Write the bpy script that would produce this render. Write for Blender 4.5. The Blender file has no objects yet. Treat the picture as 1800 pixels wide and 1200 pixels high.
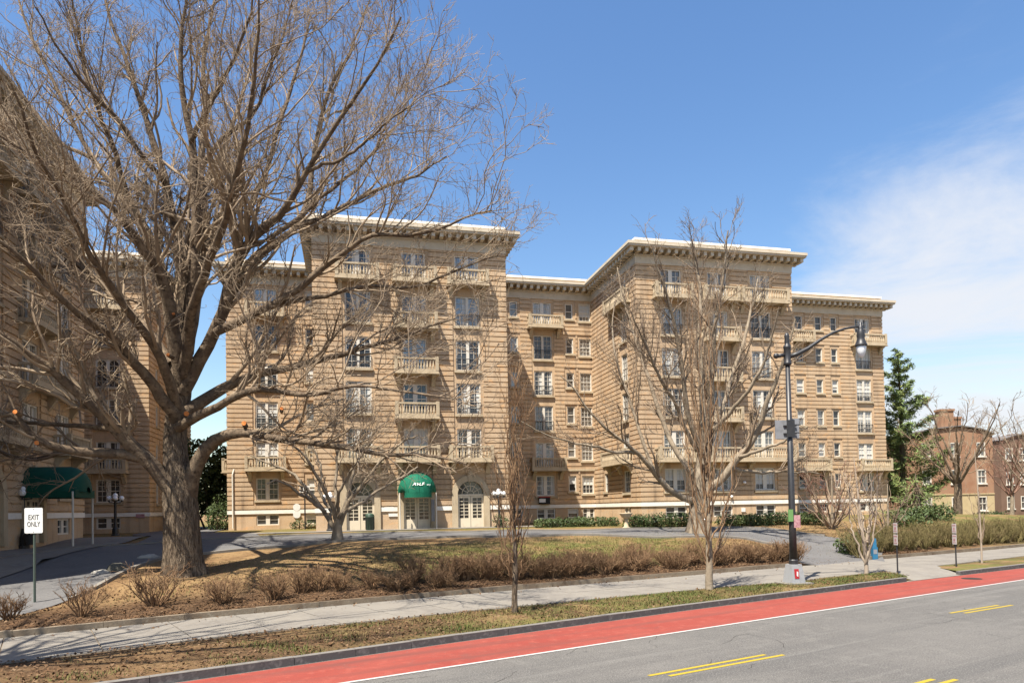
import bpy, math, random
import numpy as np
from mathutils import Vector, Matrix
S = bpy.context.scene
COL = S.collection
R = math.radians
random.seed(7)
rng = np.random.default_rng(11)

# ------------------------------------------------------------------ camera
EYE = 3.0
FPX, PITCH, ROLL, CY = 1220.92, 0.0251, 0.0199, 862.42     # in pixels of an 1800 px wide frame
cam_d = bpy.data.cameras.new('camera'); cam = bpy.data.objects.new('camera', cam_d); COL.objects.link(cam)
cam_d.sensor_width = 36.0; cam_d.lens = 36.0 * FPX / 1800.0
cam_d.shift_y = (CY - 600.0) / 1800.0
cam_d.clip_end = 8000.0; cam_d.clip_start = 0.1
_cp, _sp, _cr, _sr = math.cos(PITCH), math.sin(PITCH), math.cos(ROLL), math.sin(ROLL)
FWD = np.array([0, _cp, _sp]); _up = np.array([0, -_sp, _cp]); _rt = np.array([1.0, 0, 0])
CR = _cr * _rt - _sr * _up; CU = _cr * _up + _sr * _rt
m = Matrix(((CR[0], CU[0], -FWD[0], 0), (CR[1], CU[1], -FWD[1], 0), (CR[2], CU[2], -FWD[2], EYE), (0, 0, 0, 1)))
cam.matrix_world = m
S.camera = cam
S.render.resolution_x = 1024; S.render.resolution_y = 682

# ------------------------------------------------------------------ light
SUN = np.array([-0.76, -1.16, 2.55]); SUN /= np.linalg.norm(SUN)
ELEV = math.asin(SUN[2]); AZ = math.atan2(SUN[0], SUN[1])
w = bpy.data.worlds.new('World'); S.world = w; w.use_nodes = True
nt = w.node_tree; nt.nodes.clear()
def N(nt, t, **k):
    n = nt.nodes.new(t)
    for a, b in k.items(): setattr(n, a, b)
    return n
wo = N(nt, 'ShaderNodeOutputWorld'); bg = N(nt, 'ShaderNodeBackground'); bg.inputs[1].default_value = 0.062
sky = N(nt, 'ShaderNodeTexSky', sky_type='NISHITA', sun_disc=False, sun_elevation=ELEV, sun_rotation=AZ % (2 * math.pi))
sky.air_density = 1.3; sky.dust_density = 0.9; sky.ozone_density = 1.2; sky.altitude = 50
tc = N(nt, 'ShaderNodeTexCoord'); sep = N(nt, 'ShaderNodeSeparateXYZ')
nt.links.new(tc.outputs['Generated'], sep.inputs[0])
def wm(op, a, b=None, c=None, clamp=False):
    n = N(nt, 'ShaderNodeMath', operation=op, use_clamp=clamp)
    for i, v in enumerate((a, b, c)):
        if v is None: continue
        if isinstance(v, (int, float)): n.inputs[i].default_value = v
        else: nt.links.new(v, n.inputs[i])
    return n.outputs[0]
# clouds lie in the right-hand sky: the cloud sheet is a horizontal layer, looked up by direction / height
hz = wm('ADD', sep.outputs[2], 0.12)
cx = wm('DIVIDE', sep.outputs[0], hz); cy = wm('DIVIDE', sep.outputs[1], hz)
cmb = N(nt, 'ShaderNodeCombineXYZ'); nt.links.new(cx, cmb.inputs[0]); nt.links.new(cy, cmb.inputs[1])
cn = N(nt, 'ShaderNodeTexNoise'); cn.inputs['Scale'].default_value = 1.25; cn.inputs['Detail'].default_value = 9
cn.inputs['Roughness'].default_value = 0.62; cn.inputs['Distortion'].default_value = 0.6
nt.links.new(cmb.outputs[0], cn.inputs['Vector'])
right = N(nt, 'ShaderNodeMapRange', interpolation_type='SMOOTHSTEP')      # more cloud to the right
right.inputs['From Min'].default_value = 0.12; right.inputs['From Max'].default_value = 0.52
right.inputs['To Min'].default_value = -0.45; right.inputs['To Max'].default_value = 0.09
nt.links.new(sep.outputs[0], right.inputs['Value'])
low = N(nt, 'ShaderNodeMapRange', interpolation_type='SMOOTHSTEP')        # and more towards the horizon
low.inputs['From Min'].default_value = 0.22; low.inputs['From Max'].default_value = 0.50
low.inputs['To Min'].default_value = 0.17; low.inputs['To Max'].default_value = -0.10
nt.links.new(sep.outputs[2], low.inputs['Value'])
cd = wm('ADD', wm('ADD', cn.outputs['Fac'], right.outputs[0]), low.outputs[0])
cmask = N(nt, 'ShaderNodeMapRange', interpolation_type='SMOOTHSTEP')
cmask.inputs['From Min'].default_value = 0.40; cmask.inputs['From Max'].default_value = 0.90
cmask.inputs['To Max'].default_value = 0.94
nt.links.new(cd, cmask.inputs['Value'])
mix = N(nt, 'ShaderNodeMix', data_type='RGBA')
nt.links.new(cmask.outputs[0], mix.inputs['Factor'])
hs = N(nt, 'ShaderNodeHueSaturation'); hs.inputs['Hue'].default_value = 0.506; hs.inputs['Saturation'].default_value = 1.24; hs.inputs['Value'].default_value = 1.28
nt.links.new(sky.outputs[0], hs.inputs['Color']); nt.links.new(hs.outputs[0], mix.inputs['A']); mix.inputs['B'].default_value = (5.6, 5.75, 6.1, 1)
nt.links.new(mix.outputs['Result'], bg.inputs[0]); nt.links.new(bg.outputs[0], wo.inputs[0])

sl = bpy.data.lights.new('sun', 'SUN'); sl.energy = 5.0; sl.angle = R(0.5); sl.color = (1.0, 0.93, 0.82)
so = bpy.data.objects.new('sun', sl); COL.objects.link(so)
so.rotation_euler = Vector(SUN).to_track_quat('Z', 'Y').to_euler(); so.location = (-20, -20, 40)
vs = S.view_settings; vs.view_transform = 'Standard'; vs.look = 'None'; vs.exposure = 1.32; vs.gamma = 1; vs.use_curve_mapping = False

# ------------------------------------------------------------------ helpers
def ray(px, py): return FWD + CR * (px - 900) / FPX - CU * (py - CY) / FPX
def at_depth(px, py, Y):
    d = ray(px, py) * (Y / ray(px, py)[1]); return np.array([d[0], d[1], d[2] + EYE])

def mat(name, base, rough=0.8, spec=0.3, noise=None, bump=None, metallic=0.0, var=None):
    """noise = list of (scale, detail, color, lo, hi, stretch) layers mixed over base; bump=(scale,strength,stretch)"""
    mt = bpy.data.materials.new(name); mt.use_nodes = True; t = mt.node_tree
    b = t.nodes['Principled BSDF']; b.inputs['Roughness'].default_value = rough
    b.inputs['Specular IOR Level'].default_value = spec; b.inputs['Metallic'].default_value = metallic
    col = None
    tcn = N(t, 'ShaderNodeTexCoord')
    def coord(st):
        mp = N(t, 'ShaderNodeMapping')
        if len(st) == 4: mp.vector_type = 'TEXTURE'; mp.inputs['Rotation'].default_value = (0, 0, st[3]); st = tuple(1 / q for q in st[:3])
        mp.inputs['Scale'].default_value = st
        t.links.new(tcn.outputs['Object'], mp.inputs[0]); return mp.outputs[0]
    rgb = N(t, 'ShaderNodeRGB'); rgb.outputs[0].default_value = (*base, 1); col = rgb.outputs[0]
    for (sc, det, c, lo, hi, st) in (noise or []):
        n = N(t, 'ShaderNodeTexNoise'); n.inputs['Scale'].default_value = sc; n.inputs['Detail'].default_value = det
        n.inputs['Roughness'].default_value = 0.62
        t.links.new(coord(st), n.inputs['Vector'])
        mr = N(t, 'ShaderNodeMapRange'); mr.inputs['From Min'].default_value = lo; mr.inputs['From Max'].default_value = hi
        t.links.new(n.outputs['Fac'], mr.inputs['Value'])
        mx = N(t, 'ShaderNodeMix', data_type='RGBA'); t.links.new(mr.outputs[0], mx.inputs['Factor'])
        t.links.new(col, mx.inputs['A']); mx.inputs['B'].default_value = (*c, 1); col = mx.outputs['Result']
    t.links.new(col, b.inputs['Base Color'])
    if bump:
        n = N(t, 'ShaderNodeTexNoise'); n.inputs['Scale'].default_value = bump[0]; n.inputs['Detail'].default_value = 8
        t.links.new(coord(bump[2]), n.inputs['Vector'])
        bp = N(t, 'ShaderNodeBump'); bp.inputs['Strength'].default_value = bump[1]; bp.inputs['Distance'].default_value = bump[3] if len(bump) > 3 else 0.05
        t.links.new(n.outputs['Fac'], bp.inputs['Height']); t.links.new(bp.outputs[0], b.inputs['Normal'])
    return mt
ONE = (1, 1, 1)
M = {}
M['brick'] = mat('brick', (0.47, 0.352, 0.232), 0.9, 0.15, [
    (1.0, 6, (0.40, 0.27, 0.155), 0.42, 0.72, (0.5, 0.5, 1.2)), (9.0, 3, (0.56, 0.415, 0.275), 0.5, 0.75, (1, 1, 4.2)),
    (14.0, 2, (0.27, 0.18, 0.11), 0.53, 0.72, (1.0, 1.0, 5.0)), (0.22, 5, (0.36, 0.25, 0.16), 0.50, 0.72, (1, 1, .35)), (2.2, 2, (0.52, 0.33, 0.175), 0.56, 0.7, (.6, .6, 1.3)),
    (1.5, 5, (0.20, 0.145, 0.10), 0.52, 0.80, (1, 1, .10))], (30, 0.35, (1, 1, 4), 0.02))
M['brick_plain'] = mat('brick_plain', (0.400, 0.237, 0.115), 0.9, 0.15, [
    (12.0, 3, (0.311, 0.178, 0.085), 0.45, 0.75, (1, 1, 4.5)), (1.2, 5, (0.444, 0.296, 0.163), 0.45, 0.75, ONE)], (30, 0.3, (1, 1, 4), 0.02))
M['stone'] = mat('stone', (0.41, 0.335, 0.23), 0.85, 0.2, [(1.6, 7, (0.31, 0.245, 0.16), 0.45, 0.75, (1, 1, .5)), (7, 5, (0.22, 0.18, 0.13), 0.56, 0.76, (1, 1, .3))], (14, 0.25, ONE, 0.02))
M['cornice'] = mat('cornice', (0.50, 0.435, 0.335), 0.8, 0.2, [(1.2, 6, (0.40, 0.34, 0.25), 0.45, 0.75, ONE), (6, 4, (0.32, 0.28, 0.21), 0.60, 0.8, (1, 1, .4))])
M['coping'] = mat('coping', (0.697, 0.663, 0.595), 0.7, 0.2, [(1.4, 5, (0.561, 0.527, 0.459), 0.5, 0.8, ONE)])
M['white'] = mat('white_paint', (0.56, 0.525, 0.455), 0.6, 0.3, [(5, 4, (0.540, 0.495, 0.414), 0.5, 0.85, ONE)])
M['cream'] = mat('cream_paint', (0.561, 0.493, 0.374), 0.6, 0.3, [(5, 4, (0.459, 0.391, 0.289), 0.5, 0.85, ONE)])
M['blind'] = mat('blind', (0.510, 0.510, 0.484), 0.7, 0.2, [(1.5, 3, (0.357, 0.357, 0.340), 0.4, 0.8, (1, 1, 9))])
def glass(name, base, met, rough=0.06):
    return mat(name, base, rough, 0.7, [(1.1, 3, tuple(c * .45 for c in base), 0.45, 0.7, (1, 1, .6))], (2.2, 0.09, ONE, .05), met)
M['pane'] = [glass('pane_dark', (0.075, 0.078, 0.08), 0.5), glass('pane_blue', (0.24, 0.24, 0.235), 0.6), glass('pane_grey', (0.16, 0.16, 0.155), 0.55)]
M['iron'] = mat('black_iron', (0.018, 0.018, 0.02), 0.45, 0.5, [(8, 3, (0.035, 0.033, 0.03), 0.5, 0.8, ONE)])
M['globe'] = mat('globe_glass', (0.738, 0.738, 0.738), 0.25, 0.5)
M['awning'] = mat('awning_canvas', (0.005, 0.104, 0.059), 0.75, 0.2, [(3, 4, (0.005, 0.077, 0.045), 0.45, 0.75, ONE)])
M['awning_dark'] = mat('awning_canvas_dark', (0.004, 0.060, 0.040), 0.75, 0.2, [(3, 4, (0.003, 0.045, 0.03), 0.45, 0.75, ONE)])
M['sign_white'] = mat('sign_white', (0.608, 0.600, 0.568), 0.5, 0.4, [(6, 3, (0.496, 0.488, 0.448), 0.55, 0.85, ONE)])
M['sign_grey'] = mat('sign_grey', (0.42, 0.38, 0.37), 0.5, 0.4, [(6, 3, (0.36, 0.32, 0.31), 0.55, 0.85, ONE)])
M['ink'] = mat('ink', (0.02, 0.02, 0.02), 0.6, 0.2)
M['text_white'] = mat('text_white', (0.8, 0.8, 0.78), 0.7, 0.2)
M['bark'] = mat('bark', (0.112, 0.084, 0.060), 0.95, 0.1, [(3.2, 8, (0.215, 0.165, 0.115), 0.45, 0.62, (3.5, 3.5, .55)), (5.5, 6, (0.032, 0.023, 0.016), 0.52, 0.68, (3.5, 3.5, .45))], (7.0, 1.0, (3.0, 3.0, .5), 0.16))
M['bark_limb'] = mat('bark_limb', (0.105, 0.077, 0.054), 0.95, 0.1, [(3.0, 6, (0.20, 0.152, 0.103), 0.45, 0.68, ONE), (7, 4, (0.045, 0.033, 0.024), 0.52, 0.72, ONE)], (14, .8, ONE, .04))
M['twig'] = mat('twig', (0.19, 0.142, 0.098), 0.9, 0.15, [(0.5, 3, (0.33, 0.255, 0.175), 0.45, 0.65, ONE)])
M['pale_bark'] = mat('pale_bark', (0.204, 0.164, 0.118), 0.9, 0.1, [(2.4, 6, (0.304, 0.252, 0.188), 0.48, 0.68, (1, 1, .6)), (4, 5, (0.120, 0.096, 0.072), 0.55, 0.75, (1, 1, .5))], (9, .6, ONE, .04))
M['pale_twig'] = mat('pale_twig', (0.216, 0.164, 0.116), 0.9, 0.1, [(0.9, 3, (0.144, 0.104, 0.076), 0.48, 0.7, ONE)])
M['white_bark'] = mat('white_bark', (0.29, 0.235, 0.18), 0.9, 0.1, [(4, 5, (0.225, 0.180, 0.143), 0.5, 0.75, (1, 1, .5))])
M['shrub_twig'] = mat('shrub_twig', (0.155, 0.092, 0.052), 0.9, 0.1, [(1.3, 3, (0.27, 0.175, 0.10), 0.42, 0.66, ONE)])
M['olive_twig'] = mat('olive_twig', (0.150, 0.124, 0.053), 0.9, 0.1, [(1.3, 3, (0.188, 0.135, 0.075), 0.45, 0.7, ONE)])
M['red_twig'] = mat('red_twig', (0.192, 0.104, 0.076), 0.9, 0.1, [(0.8, 3, (0.240, 0.152, 0.112), 0.45, 0.7, ONE)])
M['cut'] = mat('cut_wood', (0.496, 0.160, 0.040), 0.8, 0.2, [(6, 3, (0.400, 0.216, 0.080), 0.5, 0.7, ONE)])
M['leaf'] = mat('evergreen_leaf', (0.044, 0.068, 0.018), 0.6, 0.35, [(0.9, 4, (0.076, 0.096, 0.028), 0.45, 0.7, ONE), (2.5, 3, (0.024, 0.040, 0.011), 0.5, 0.75, ONE)])
M['pine'] = mat('pine_needle', (0.13, 0.175, 0.055), 0.65, 0.25, [(0.7, 4, (0.19, 0.20, 0.06), 0.48, 0.7, ONE), (1.5, 3, (0.017, 0.034, 0.013), 0.5, 0.75, ONE)])
M['litter'] = mat('dead_leaf', (0.110, 0.063, 0.033), 0.9, 0.1, [(2.5, 2, (0.182, 0.121, 0.072), 0.5, 0.68, ONE), (3.3, 2, (0.061, 0.033, 0.019), 0.5, 0.7, ONE)])
M['blade'] = mat('grass_blade', (0.093, 0.102, 0.028), 0.8, 0.2, [(0.35, 4, (0.198, 0.140, 0.062), 0.42, 0.6, ONE), (1.3, 2, (0.053, 0.077, 0.019), 0.5, 0.7, ONE)])
M['concrete'] = mat('concrete', (0.185, 0.168, 0.143), 0.9, 0.15, [(0.7, 7, (0.138, 0.125, 0.110), 0.42, 0.7, ONE), (6, 5, (0.200, 0.188, 0.168), 0.5, 0.75, ONE), (22, 3, (0.125, 0.115, 0.100), 0.6, 0.8, ONE)], (40, .3, ONE, .01))
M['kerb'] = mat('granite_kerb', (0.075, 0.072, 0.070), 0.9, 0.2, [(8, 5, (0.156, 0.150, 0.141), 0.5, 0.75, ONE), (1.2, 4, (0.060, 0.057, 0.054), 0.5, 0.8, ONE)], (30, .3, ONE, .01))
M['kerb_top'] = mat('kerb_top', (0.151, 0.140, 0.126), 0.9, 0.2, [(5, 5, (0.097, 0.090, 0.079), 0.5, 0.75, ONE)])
M['edge'] = mat('edge_concrete', (0.198, 0.160, 0.116), 0.95, 0.1, [(1.5, 6, (0.121, 0.088, 0.061), 0.45, 0.7, ONE), (9, 4, (0.253, 0.220, 0.171), 0.55, 0.75, ONE)], (20, .4, ONE, .02))
M['asphalt'] = mat('asphalt', (0.108, 0.102, 0.094), 0.92, 0.2, [
    (0.25, 5, (0.082, 0.078, 0.073), 0.42, 0.7, ONE), (1.8, 6, (0.128, 0.121, 0.110), 0.52, 0.72, ONE), (4.5, 7, (0.070, 0.067, 0.064), 0.58, 0.72, ONE), (1.0, 5, (0.078, 0.075, 0.071), 0.50, 0.66, (.05, .9, 1, .551)), (3.0, 5, (0.130, 0.124, 0.114), 0.54, 0.70, (.03, .8, 1, .551)),
    (38, 3, (0.20, 0.19, 0.175), 0.54, 0.66, ONE), (26, 3, (0.045, 0.043, 0.041), 0.57, 0.68, ONE)], (60, .7, ONE, .012))
M['asphalt_drive'] = mat('asphalt_drive', (0.110, 0.107, 0.105), 0.92, 0.2, [(0.4, 6, (0.083, 0.080, 0.080), 0.45, 0.7, ONE), (12, 4, (0.143, 0.138, 0.132), 0.5, 0.75, ONE)], (60, .4, ONE, .01))
M['red_paint'] = mat('red_paint', (0.225, 0.050, 0.036), 0.85, 0.2, [(0.5, 6, (0.20, 0.036, 0.026), 0.42, 0.68, ONE), (4, 7, (0.27, 0.070, 0.050), 0.50, 0.72, ONE), (38, 3, (0.13, 0.038, 0.032), 0.54, 0.70, ONE), (1.3, 8, (0.13, 0.055, 0.045), 0.58, 0.75, ONE), (1.6, 6, (0.145, 0.045, 0.036), 0.50, 0.68, (.05, 1.0, 1, .551)), (9, 6, (0.15, 0.10, 0.085), 0.64, 0.74, ONE)], (60, .6, ONE, .012))
M['white_line'] = mat('white_line', (0.370, 0.355, 0.340), 0.8, 0.2, [(14, 5, (0.250, 0.220, 0.205), 0.55, 0.75, ONE)])
M['yellow_line'] = mat('yellow_line', (0.313, 0.230, 0.021), 0.8, 0.2, [(14, 5, (0.221, 0.161, 0.032), 0.55, 0.75, ONE)])
M['crack'] = mat('crack', (0.032, 0.030, 0.028), 0.95, 0.1)
M['redbrick'] = mat('red_brick', (0.27, 0.16, 0.10), 0.9, 0.15, [(0.6, 5, (0.22, 0.105, 0.06), 0.45, 0.7, ONE), (14, 3, (0.34, 0.20, 0.125), 0.5, 0.75, (1, 1, 4)), (20, 2, (0.15, 0.08, 0.05), 0.58, 0.78, (1, 1, 4)), (1.2, 5, (0.17, 0.10, 0.065), .58, .8, (1, 1, .15))])
M['dark_redbrick'] = mat('dark_red_brick', (0.15, 0.095, 0.068), 0.9, 0.15, [(0.6, 5, (0.11, 0.068, 0.048), 0.45, 0.7, ONE), (14, 3, (0.2, 0.13, 0.09), 0.5, 0.75, (1, 1, 4))])
M['stucco'] = mat('yellow_stucco', (0.396, 0.312, 0.180), 0.9, 0.15, [(1, 5, (0.330, 0.252, 0.144), 0.45, 0.75, ONE)])
M['slate'] = mat('slate', (0.13, 0.12, 0.115), 0.8, 0.3, [(3, 4, (0.2, 0.18, 0.16), 0.5, 0.75, (1, 1, 5))])
M['steel'] = mat('grey_steel', (0.184, 0.188, 0.200), 0.5, 0.4, [(4, 4, (0.136, 0.138, 0.144), 0.5, 0.75, ONE)])
M['cabinet'] = mat('cabinet_grey', (0.247, 0.251, 0.255), 0.55, 0.4, [(5, 4, (0.180, 0.180, 0.184), 0.5, 0.8, ONE)])
M['red'] = mat('red_decal', (0.294, 0.017, 0.021), 0.6, 0.3)
M['pink'] = mat('pink_flyer', (0.372, 0.216, 0.222), 0.7, 0.2, [(14, 3, (0.270, 0.120, 0.132), 0.5, 0.6, ONE)])
M['green_sign'] = mat('green_sign', (0.108, 0.216, 0.072), 0.6, 0.3)
M['blue'] = mat('blue_paint', (0.02, 0.12, 0.22), 0.5, 0.4, [(4, 3, (0.015, 0.08, 0.15), 0.5, 0.75, ONE)])
M['bin'] = mat('green_bin', (0.03, 0.06, 0.04), 0.5, 0.4, [(4, 3, (0.05, 0.08, 0.055), 0.5, 0.75, ONE)])
M['rock'] = mat('rock', (0.096, 0.090, 0.072), 0.95, 0.1, [(3, 6, (0.180, 0.168, 0.132), 0.5, 0.7, ONE)], (9, .8, ONE, .05))
M['pale_rock'] = mat('pale_rock', (0.303, 0.286, 0.253), 0.95, 0.1, [(4, 6, (0.220, 0.204, 0.176), 0.5, 0.7, ONE)], (9, .6, ONE, .04))
M['pole_green'] = mat('pole_green', (0.055, 0.075, 0.06), 0.55, 0.4)
M['lens'] = mat('lamp_lens', (0.62, 0.64, 0.66), 0.15, 0.6)
M['roofing'] = mat('roofing', (0.240, 0.228, 0.210), 0.9, 0.2, [(1, 4, (0.180, 0.174, 0.162), .45, .7, ONE)])

# lawn: straw, bare earth and green patches, all a pattern of the ground itself
def lawn_mat():
    mt = bpy.data.materials.new('lawn'); mt.use_nodes = True; t = mt.node_tree; b = t.nodes['Principled BSDF']
    b.inputs['Roughness'].default_value = 0.95; b.inputs['Specular IOR Level'].default_value = 0.1
    tcn = N(t, 'ShaderNodeTexCoord')
    def noise(sc, det, st=ONE):
        mp = N(t, 'ShaderNodeMapping'); mp.inputs['Scale'].default_value = st; t.links.new(tcn.outputs['Object'], mp.inputs[0])
        n = N(t, 'ShaderNodeTexNoise'); n.inputs['Scale'].default_value = sc; n.inputs['Detail'].default_value = det
        n.inputs['Roughness'].default_value = .65; t.links.new(mp.outputs[0], n.inputs['Vector']); return n.outputs['Fac']
    def ramp(v, lo, hi):
        mr = N(t, 'ShaderNodeMapRange', interpolation_type='SMOOTHSTEP'); mr.inputs['From Min'].default_value = lo; mr.inputs['From Max'].default_value = hi
        t.links.new(v, mr.inputs['Value']); return mr.outputs[0]
    def mixc(f, a, c):
        mx = N(t, 'ShaderNodeMix', data_type='RGBA'); t.links.new(f, mx.inputs['Factor'])
        if isinstance(a, tuple): mx.inputs['A'].default_value = (*a, 1)
        else: t.links.new(a, mx.inputs['A'])
        if isinstance(c, tuple): mx.inputs['B'].default_value = (*c, 1)
        else: t.links.new(c, mx.inputs['B'])
        return mx.outputs['Result']
    c = mixc(ramp(noise(.5, 6), .42, .62), (0.216, 0.141, 0.068), (0.160, 0.096, 0.047))
    c = mixc(ramp(noise(5, 5), .48, .72), c, (0.117, 0.070, 0.035))
    at = N(t, 'ShaderNodeAttribute', attribute_name='green')
    g = N(t, 'ShaderNodeMath', operation='MULTIPLY'); t.links.new(at.outputs['Fac'], g.inputs[0]); t.links.new(ramp(noise(.8, 7), .36, .56), g.inputs[1])
    c = mixc(g.outputs[0], c, mixc(ramp(noise(3, 4), .4, .65), (0.113, 0.110, 0.031), (0.070, 0.078, 0.024)))
    at2 = N(t, 'ShaderNodeAttribute', attribute_name='mulch')
    g2 = N(t, 'ShaderNodeMath', operation='MULTIPLY'); t.links.new(at2.outputs['Fac'], g2.inputs[0]); g2.inputs[1].default_value = .92
    c = mixc(g2.outputs[0], c, mixc(ramp(noise(6, 6), .42, .65), (0.042, 0.025, 0.016), (0.095, 0.055, 0.030)))
    c = mixc(ramp(noise(30, 3), .58, .75), c, (0.197, 0.136, 0.075))
    t.links.new(c, b.inputs['Base Color'])
    bp = N(t, 'ShaderNodeBump'); bp.inputs['Strength'].default_value = .9; bp.inputs['Distance'].default_value = .06
    t.links.new(noise(9, 9), bp.inputs['Height']); t.links.new(bp.outputs[0], b.inputs['Normal'])
    return mt
M['lawn'] = lawn_mat()

class MB:
    """collects boxes, bars, tubes, lathes; build() links ONE mesh object"""
    def __init__(s): s.v = []; s.f = []
    def add(s, vs, fs):
        o = len(s.v); s.v += [tuple(map(float, p)) for p in vs]; s.f += [tuple(i + o for i in f) for f in fs]; return s
    def box(s, x0, x1, y0, y1, z0, z1, skip=''):
        vs = [(x0, y0, z0), (x1, y0, z0), (x1, y1, z0), (x0, y1, z0), (x0, y0, z1), (x1, y0, z1), (x1, y1, z1), (x0, y1, z1)]
        F = {'b': (0, 3, 2, 1), 't': (4, 5, 6, 7), 'f': (0, 1, 5, 4), 'k': (2, 3, 7, 6), 'l': (3, 0, 4, 7), 'r': (1, 2, 6, 5)}
        return s.add(vs, [F[k] for k in F if k not in skip])
    def lathe(s, prof, c=(0, 0, 0), n=12, arc=None):
        vs = []; fs = []; k = len(prof)
        for i in range(n):
            a = 2 * math.pi * i / n
            for r, z in prof: vs.append((c[0] + r * math.cos(a), c[1] + r * math.sin(a), c[2] + z))
        for i in range(n):
            j = (i + 1) % n
            for q in range(k - 1): fs.append((i * k + q, j * k + q, j * k + q + 1, i * k + q + 1))
        if prof[0][0] > 1e-5: fs.append(tuple(i * k for i in reversed(range(n))))
        if prof[-1][0] > 1e-5: fs.append(tuple(i * k + k - 1 for i in range(n)))
        return s.add(vs, fs)
    def tube(s, pts, rad, n=8):
        pts = [Vector(p) for p in pts]
        if isinstance(rad, (int, float)): rad = [rad] * len(pts)
        vs = []; fs = []
        for i, p in enumerate(pts):
            t = (pts[min(i + 1, len(pts) - 1)] - pts[max(i - 1, 0)]).normalized()
            a = t.cross(Vector((0.31, 0.77, 0.55))).normalized(); b = t.cross(a)
            for j in range(n):
                q = 2 * math.pi * j / n; vs.append(p + (a * math.cos(q) + b * math.sin(q)) * rad[i])
        for i in range(len(pts) - 1):
            for j in range(n):
                k = (j + 1) % n; fs.append((i * n + j, i * n + k, (i + 1) * n + k, (i + 1) * n + j))
        fs.append(tuple(reversed(range(n)))); fs.append(tuple(range((len(pts) - 1) * n, len(pts) * n)))
        return s.add(vs, fs)
    def sphere(s, c, r, n=12, sz=1.0):
        k = max(6, n // 2)
        return s.lathe([(r * math.sin(math.pi * i / k) if 0 < i < k else 0.0, -r * sz * math.cos(math.pi * i / k)) for i in range(k + 1)], c, n)
    def mesh(s, name, material, smooth=False):
        me = bpy.data.meshes.new(name); me.from_pydata(s.v, [], s.f); me.update()
        if material: me.materials.append(material)
        if smooth: me.polygons.foreach_set('use_smooth', [True] * len(me.polygons))
        return me
    def build(s, name, material, parent=None, loc=(0, 0, 0), rz=0.0, smooth=False):
        return link(name, s.mesh(name, material, smooth), parent, loc, rz)
def link(name, me, parent=None, loc=(0, 0, 0), rz=0.0):
    o = bpy.data.objects.new(name, me); COL.objects.link(o); o.location = tuple(map(float, loc)); o.rotation_euler = (0, 0, rz)
    if parent: o.parent = parent
    return o
def thing(name, label, cat, loc=(0, 0, 0), rz=0.0, group=None):
    o = bpy.data.objects.new(name, None); COL.objects.link(o); o.location = tuple(map(float, loc)); o.rotation_euler = (0, 0, rz)
    o.empty_display_size = .3
    return tag(o, label, cat, group)
def tag(o, label, cat, group=None):
    o['label'] = label; o['category'] = cat
    if group: o['group'] = group
    return o
def struct(o, kind='structure', label=None, cat=None):
    o['kind'] = kind
    if label: o['label'] = label
    if cat: o['category'] = cat
    return o
def copy_tree(o, parent=None):
    c = o.copy(); COL.objects.link(c)
    if parent: c.parent = parent
    for ch in list(o.children): copy_tree(ch, c)
    return c
def np_mesh(name, V, Fq, material, smooth=False):
    """V (n,3) float, Fq (m,k) int: fast mesh from arrays"""
    me = bpy.data.meshes.new(name); V = np.asarray(V, np.float32); Fq = np.asarray(Fq, np.int32); mfaces, k = Fq.shape
    me.vertices.add(len(V)); me.vertices.foreach_set('co', V.ravel())
    me.loops.add(mfaces * k); me.loops.foreach_set('vertex_index', Fq.ravel())
    me.polygons.add(mfaces); me.polygons.foreach_set('loop_start', np.arange(0, mfaces * k, k, dtype=np.int32))
    try: me.polygons.foreach_set('loop_total', np.full(mfaces, k, np.int32))
    except Exception: pass
    if smooth: me.polygons.foreach_set('use_smooth', np.ones(mfaces, bool))
    me.materials.append(material); me.update(calc_edges=True); me.validate(); return me
def text_mesh(body, size, material, extrude=0.004, shear=0.0, align='CENTER'):
    c = bpy.data.curves.new('text', 'FONT'); c.body = body; c.size = size; c.extrude = extrude; c.shear = shear
    c.align_x = align; c.align_y = 'CENTER'; c.space_line = 1.1; c.resolution_u = 3
    o = bpy.data.objects.new('text', c); COL.objects.link(o)
    dg = bpy.context.evaluated_depsgraph_get(); me = bpy.data.meshes.new_from_object(o.evaluated_get(dg))
    bpy.data.objects.remove(o); bpy.data.curves.remove(c)
    me.transform(Matrix.Rotation(R(90), 4, 'X')); me.materials.clear(); me.materials.append(material); return me

# ------------------------------------------------------------------ ground lines (road runs from lower left to right)
KERB = [(-60, -21.9), (-6.17, 12.5), (-1.36, 15.81), (4.78, 19.8), (14.74, 25.92), (21.92, 30.0), (120, 90.6)]
NEAR = [(-60, -17.0), (-10.17, 13.75), (-6.39, 16.6), (-1.63, 19.35), (6.45, 23.6), (9.41, 24.9), (14.0, 27.5), (20, 31.2), (28, 36.1), (120, 92.9)]
FAR = [(-60, -13.4), (-12.23, 16.58), (-7.4, 19.98), (-0.07, 24.4), (7.46, 28.4), (15.94, 33.1), (28.5, 40.0), (120, 96.6)]
def crv(P, x): return np.interp(x, [p[0] for p in P], [p[1] for p in P])
def white_y(x): return 14.15 + 0.615 * x
YAW = 0.2318
C_, S_ = math.cos(YAW), math.sin(YAW)
ZB = 1.75                                                  # ground at the foot of the building
def bw(u, v, z=0.0): return (u * C_ - v * S_, u * S_ + v * C_, z)
def sm(t): t = np.clip(t, 0, 1); return t * t * (3 - 2 * t)
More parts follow.
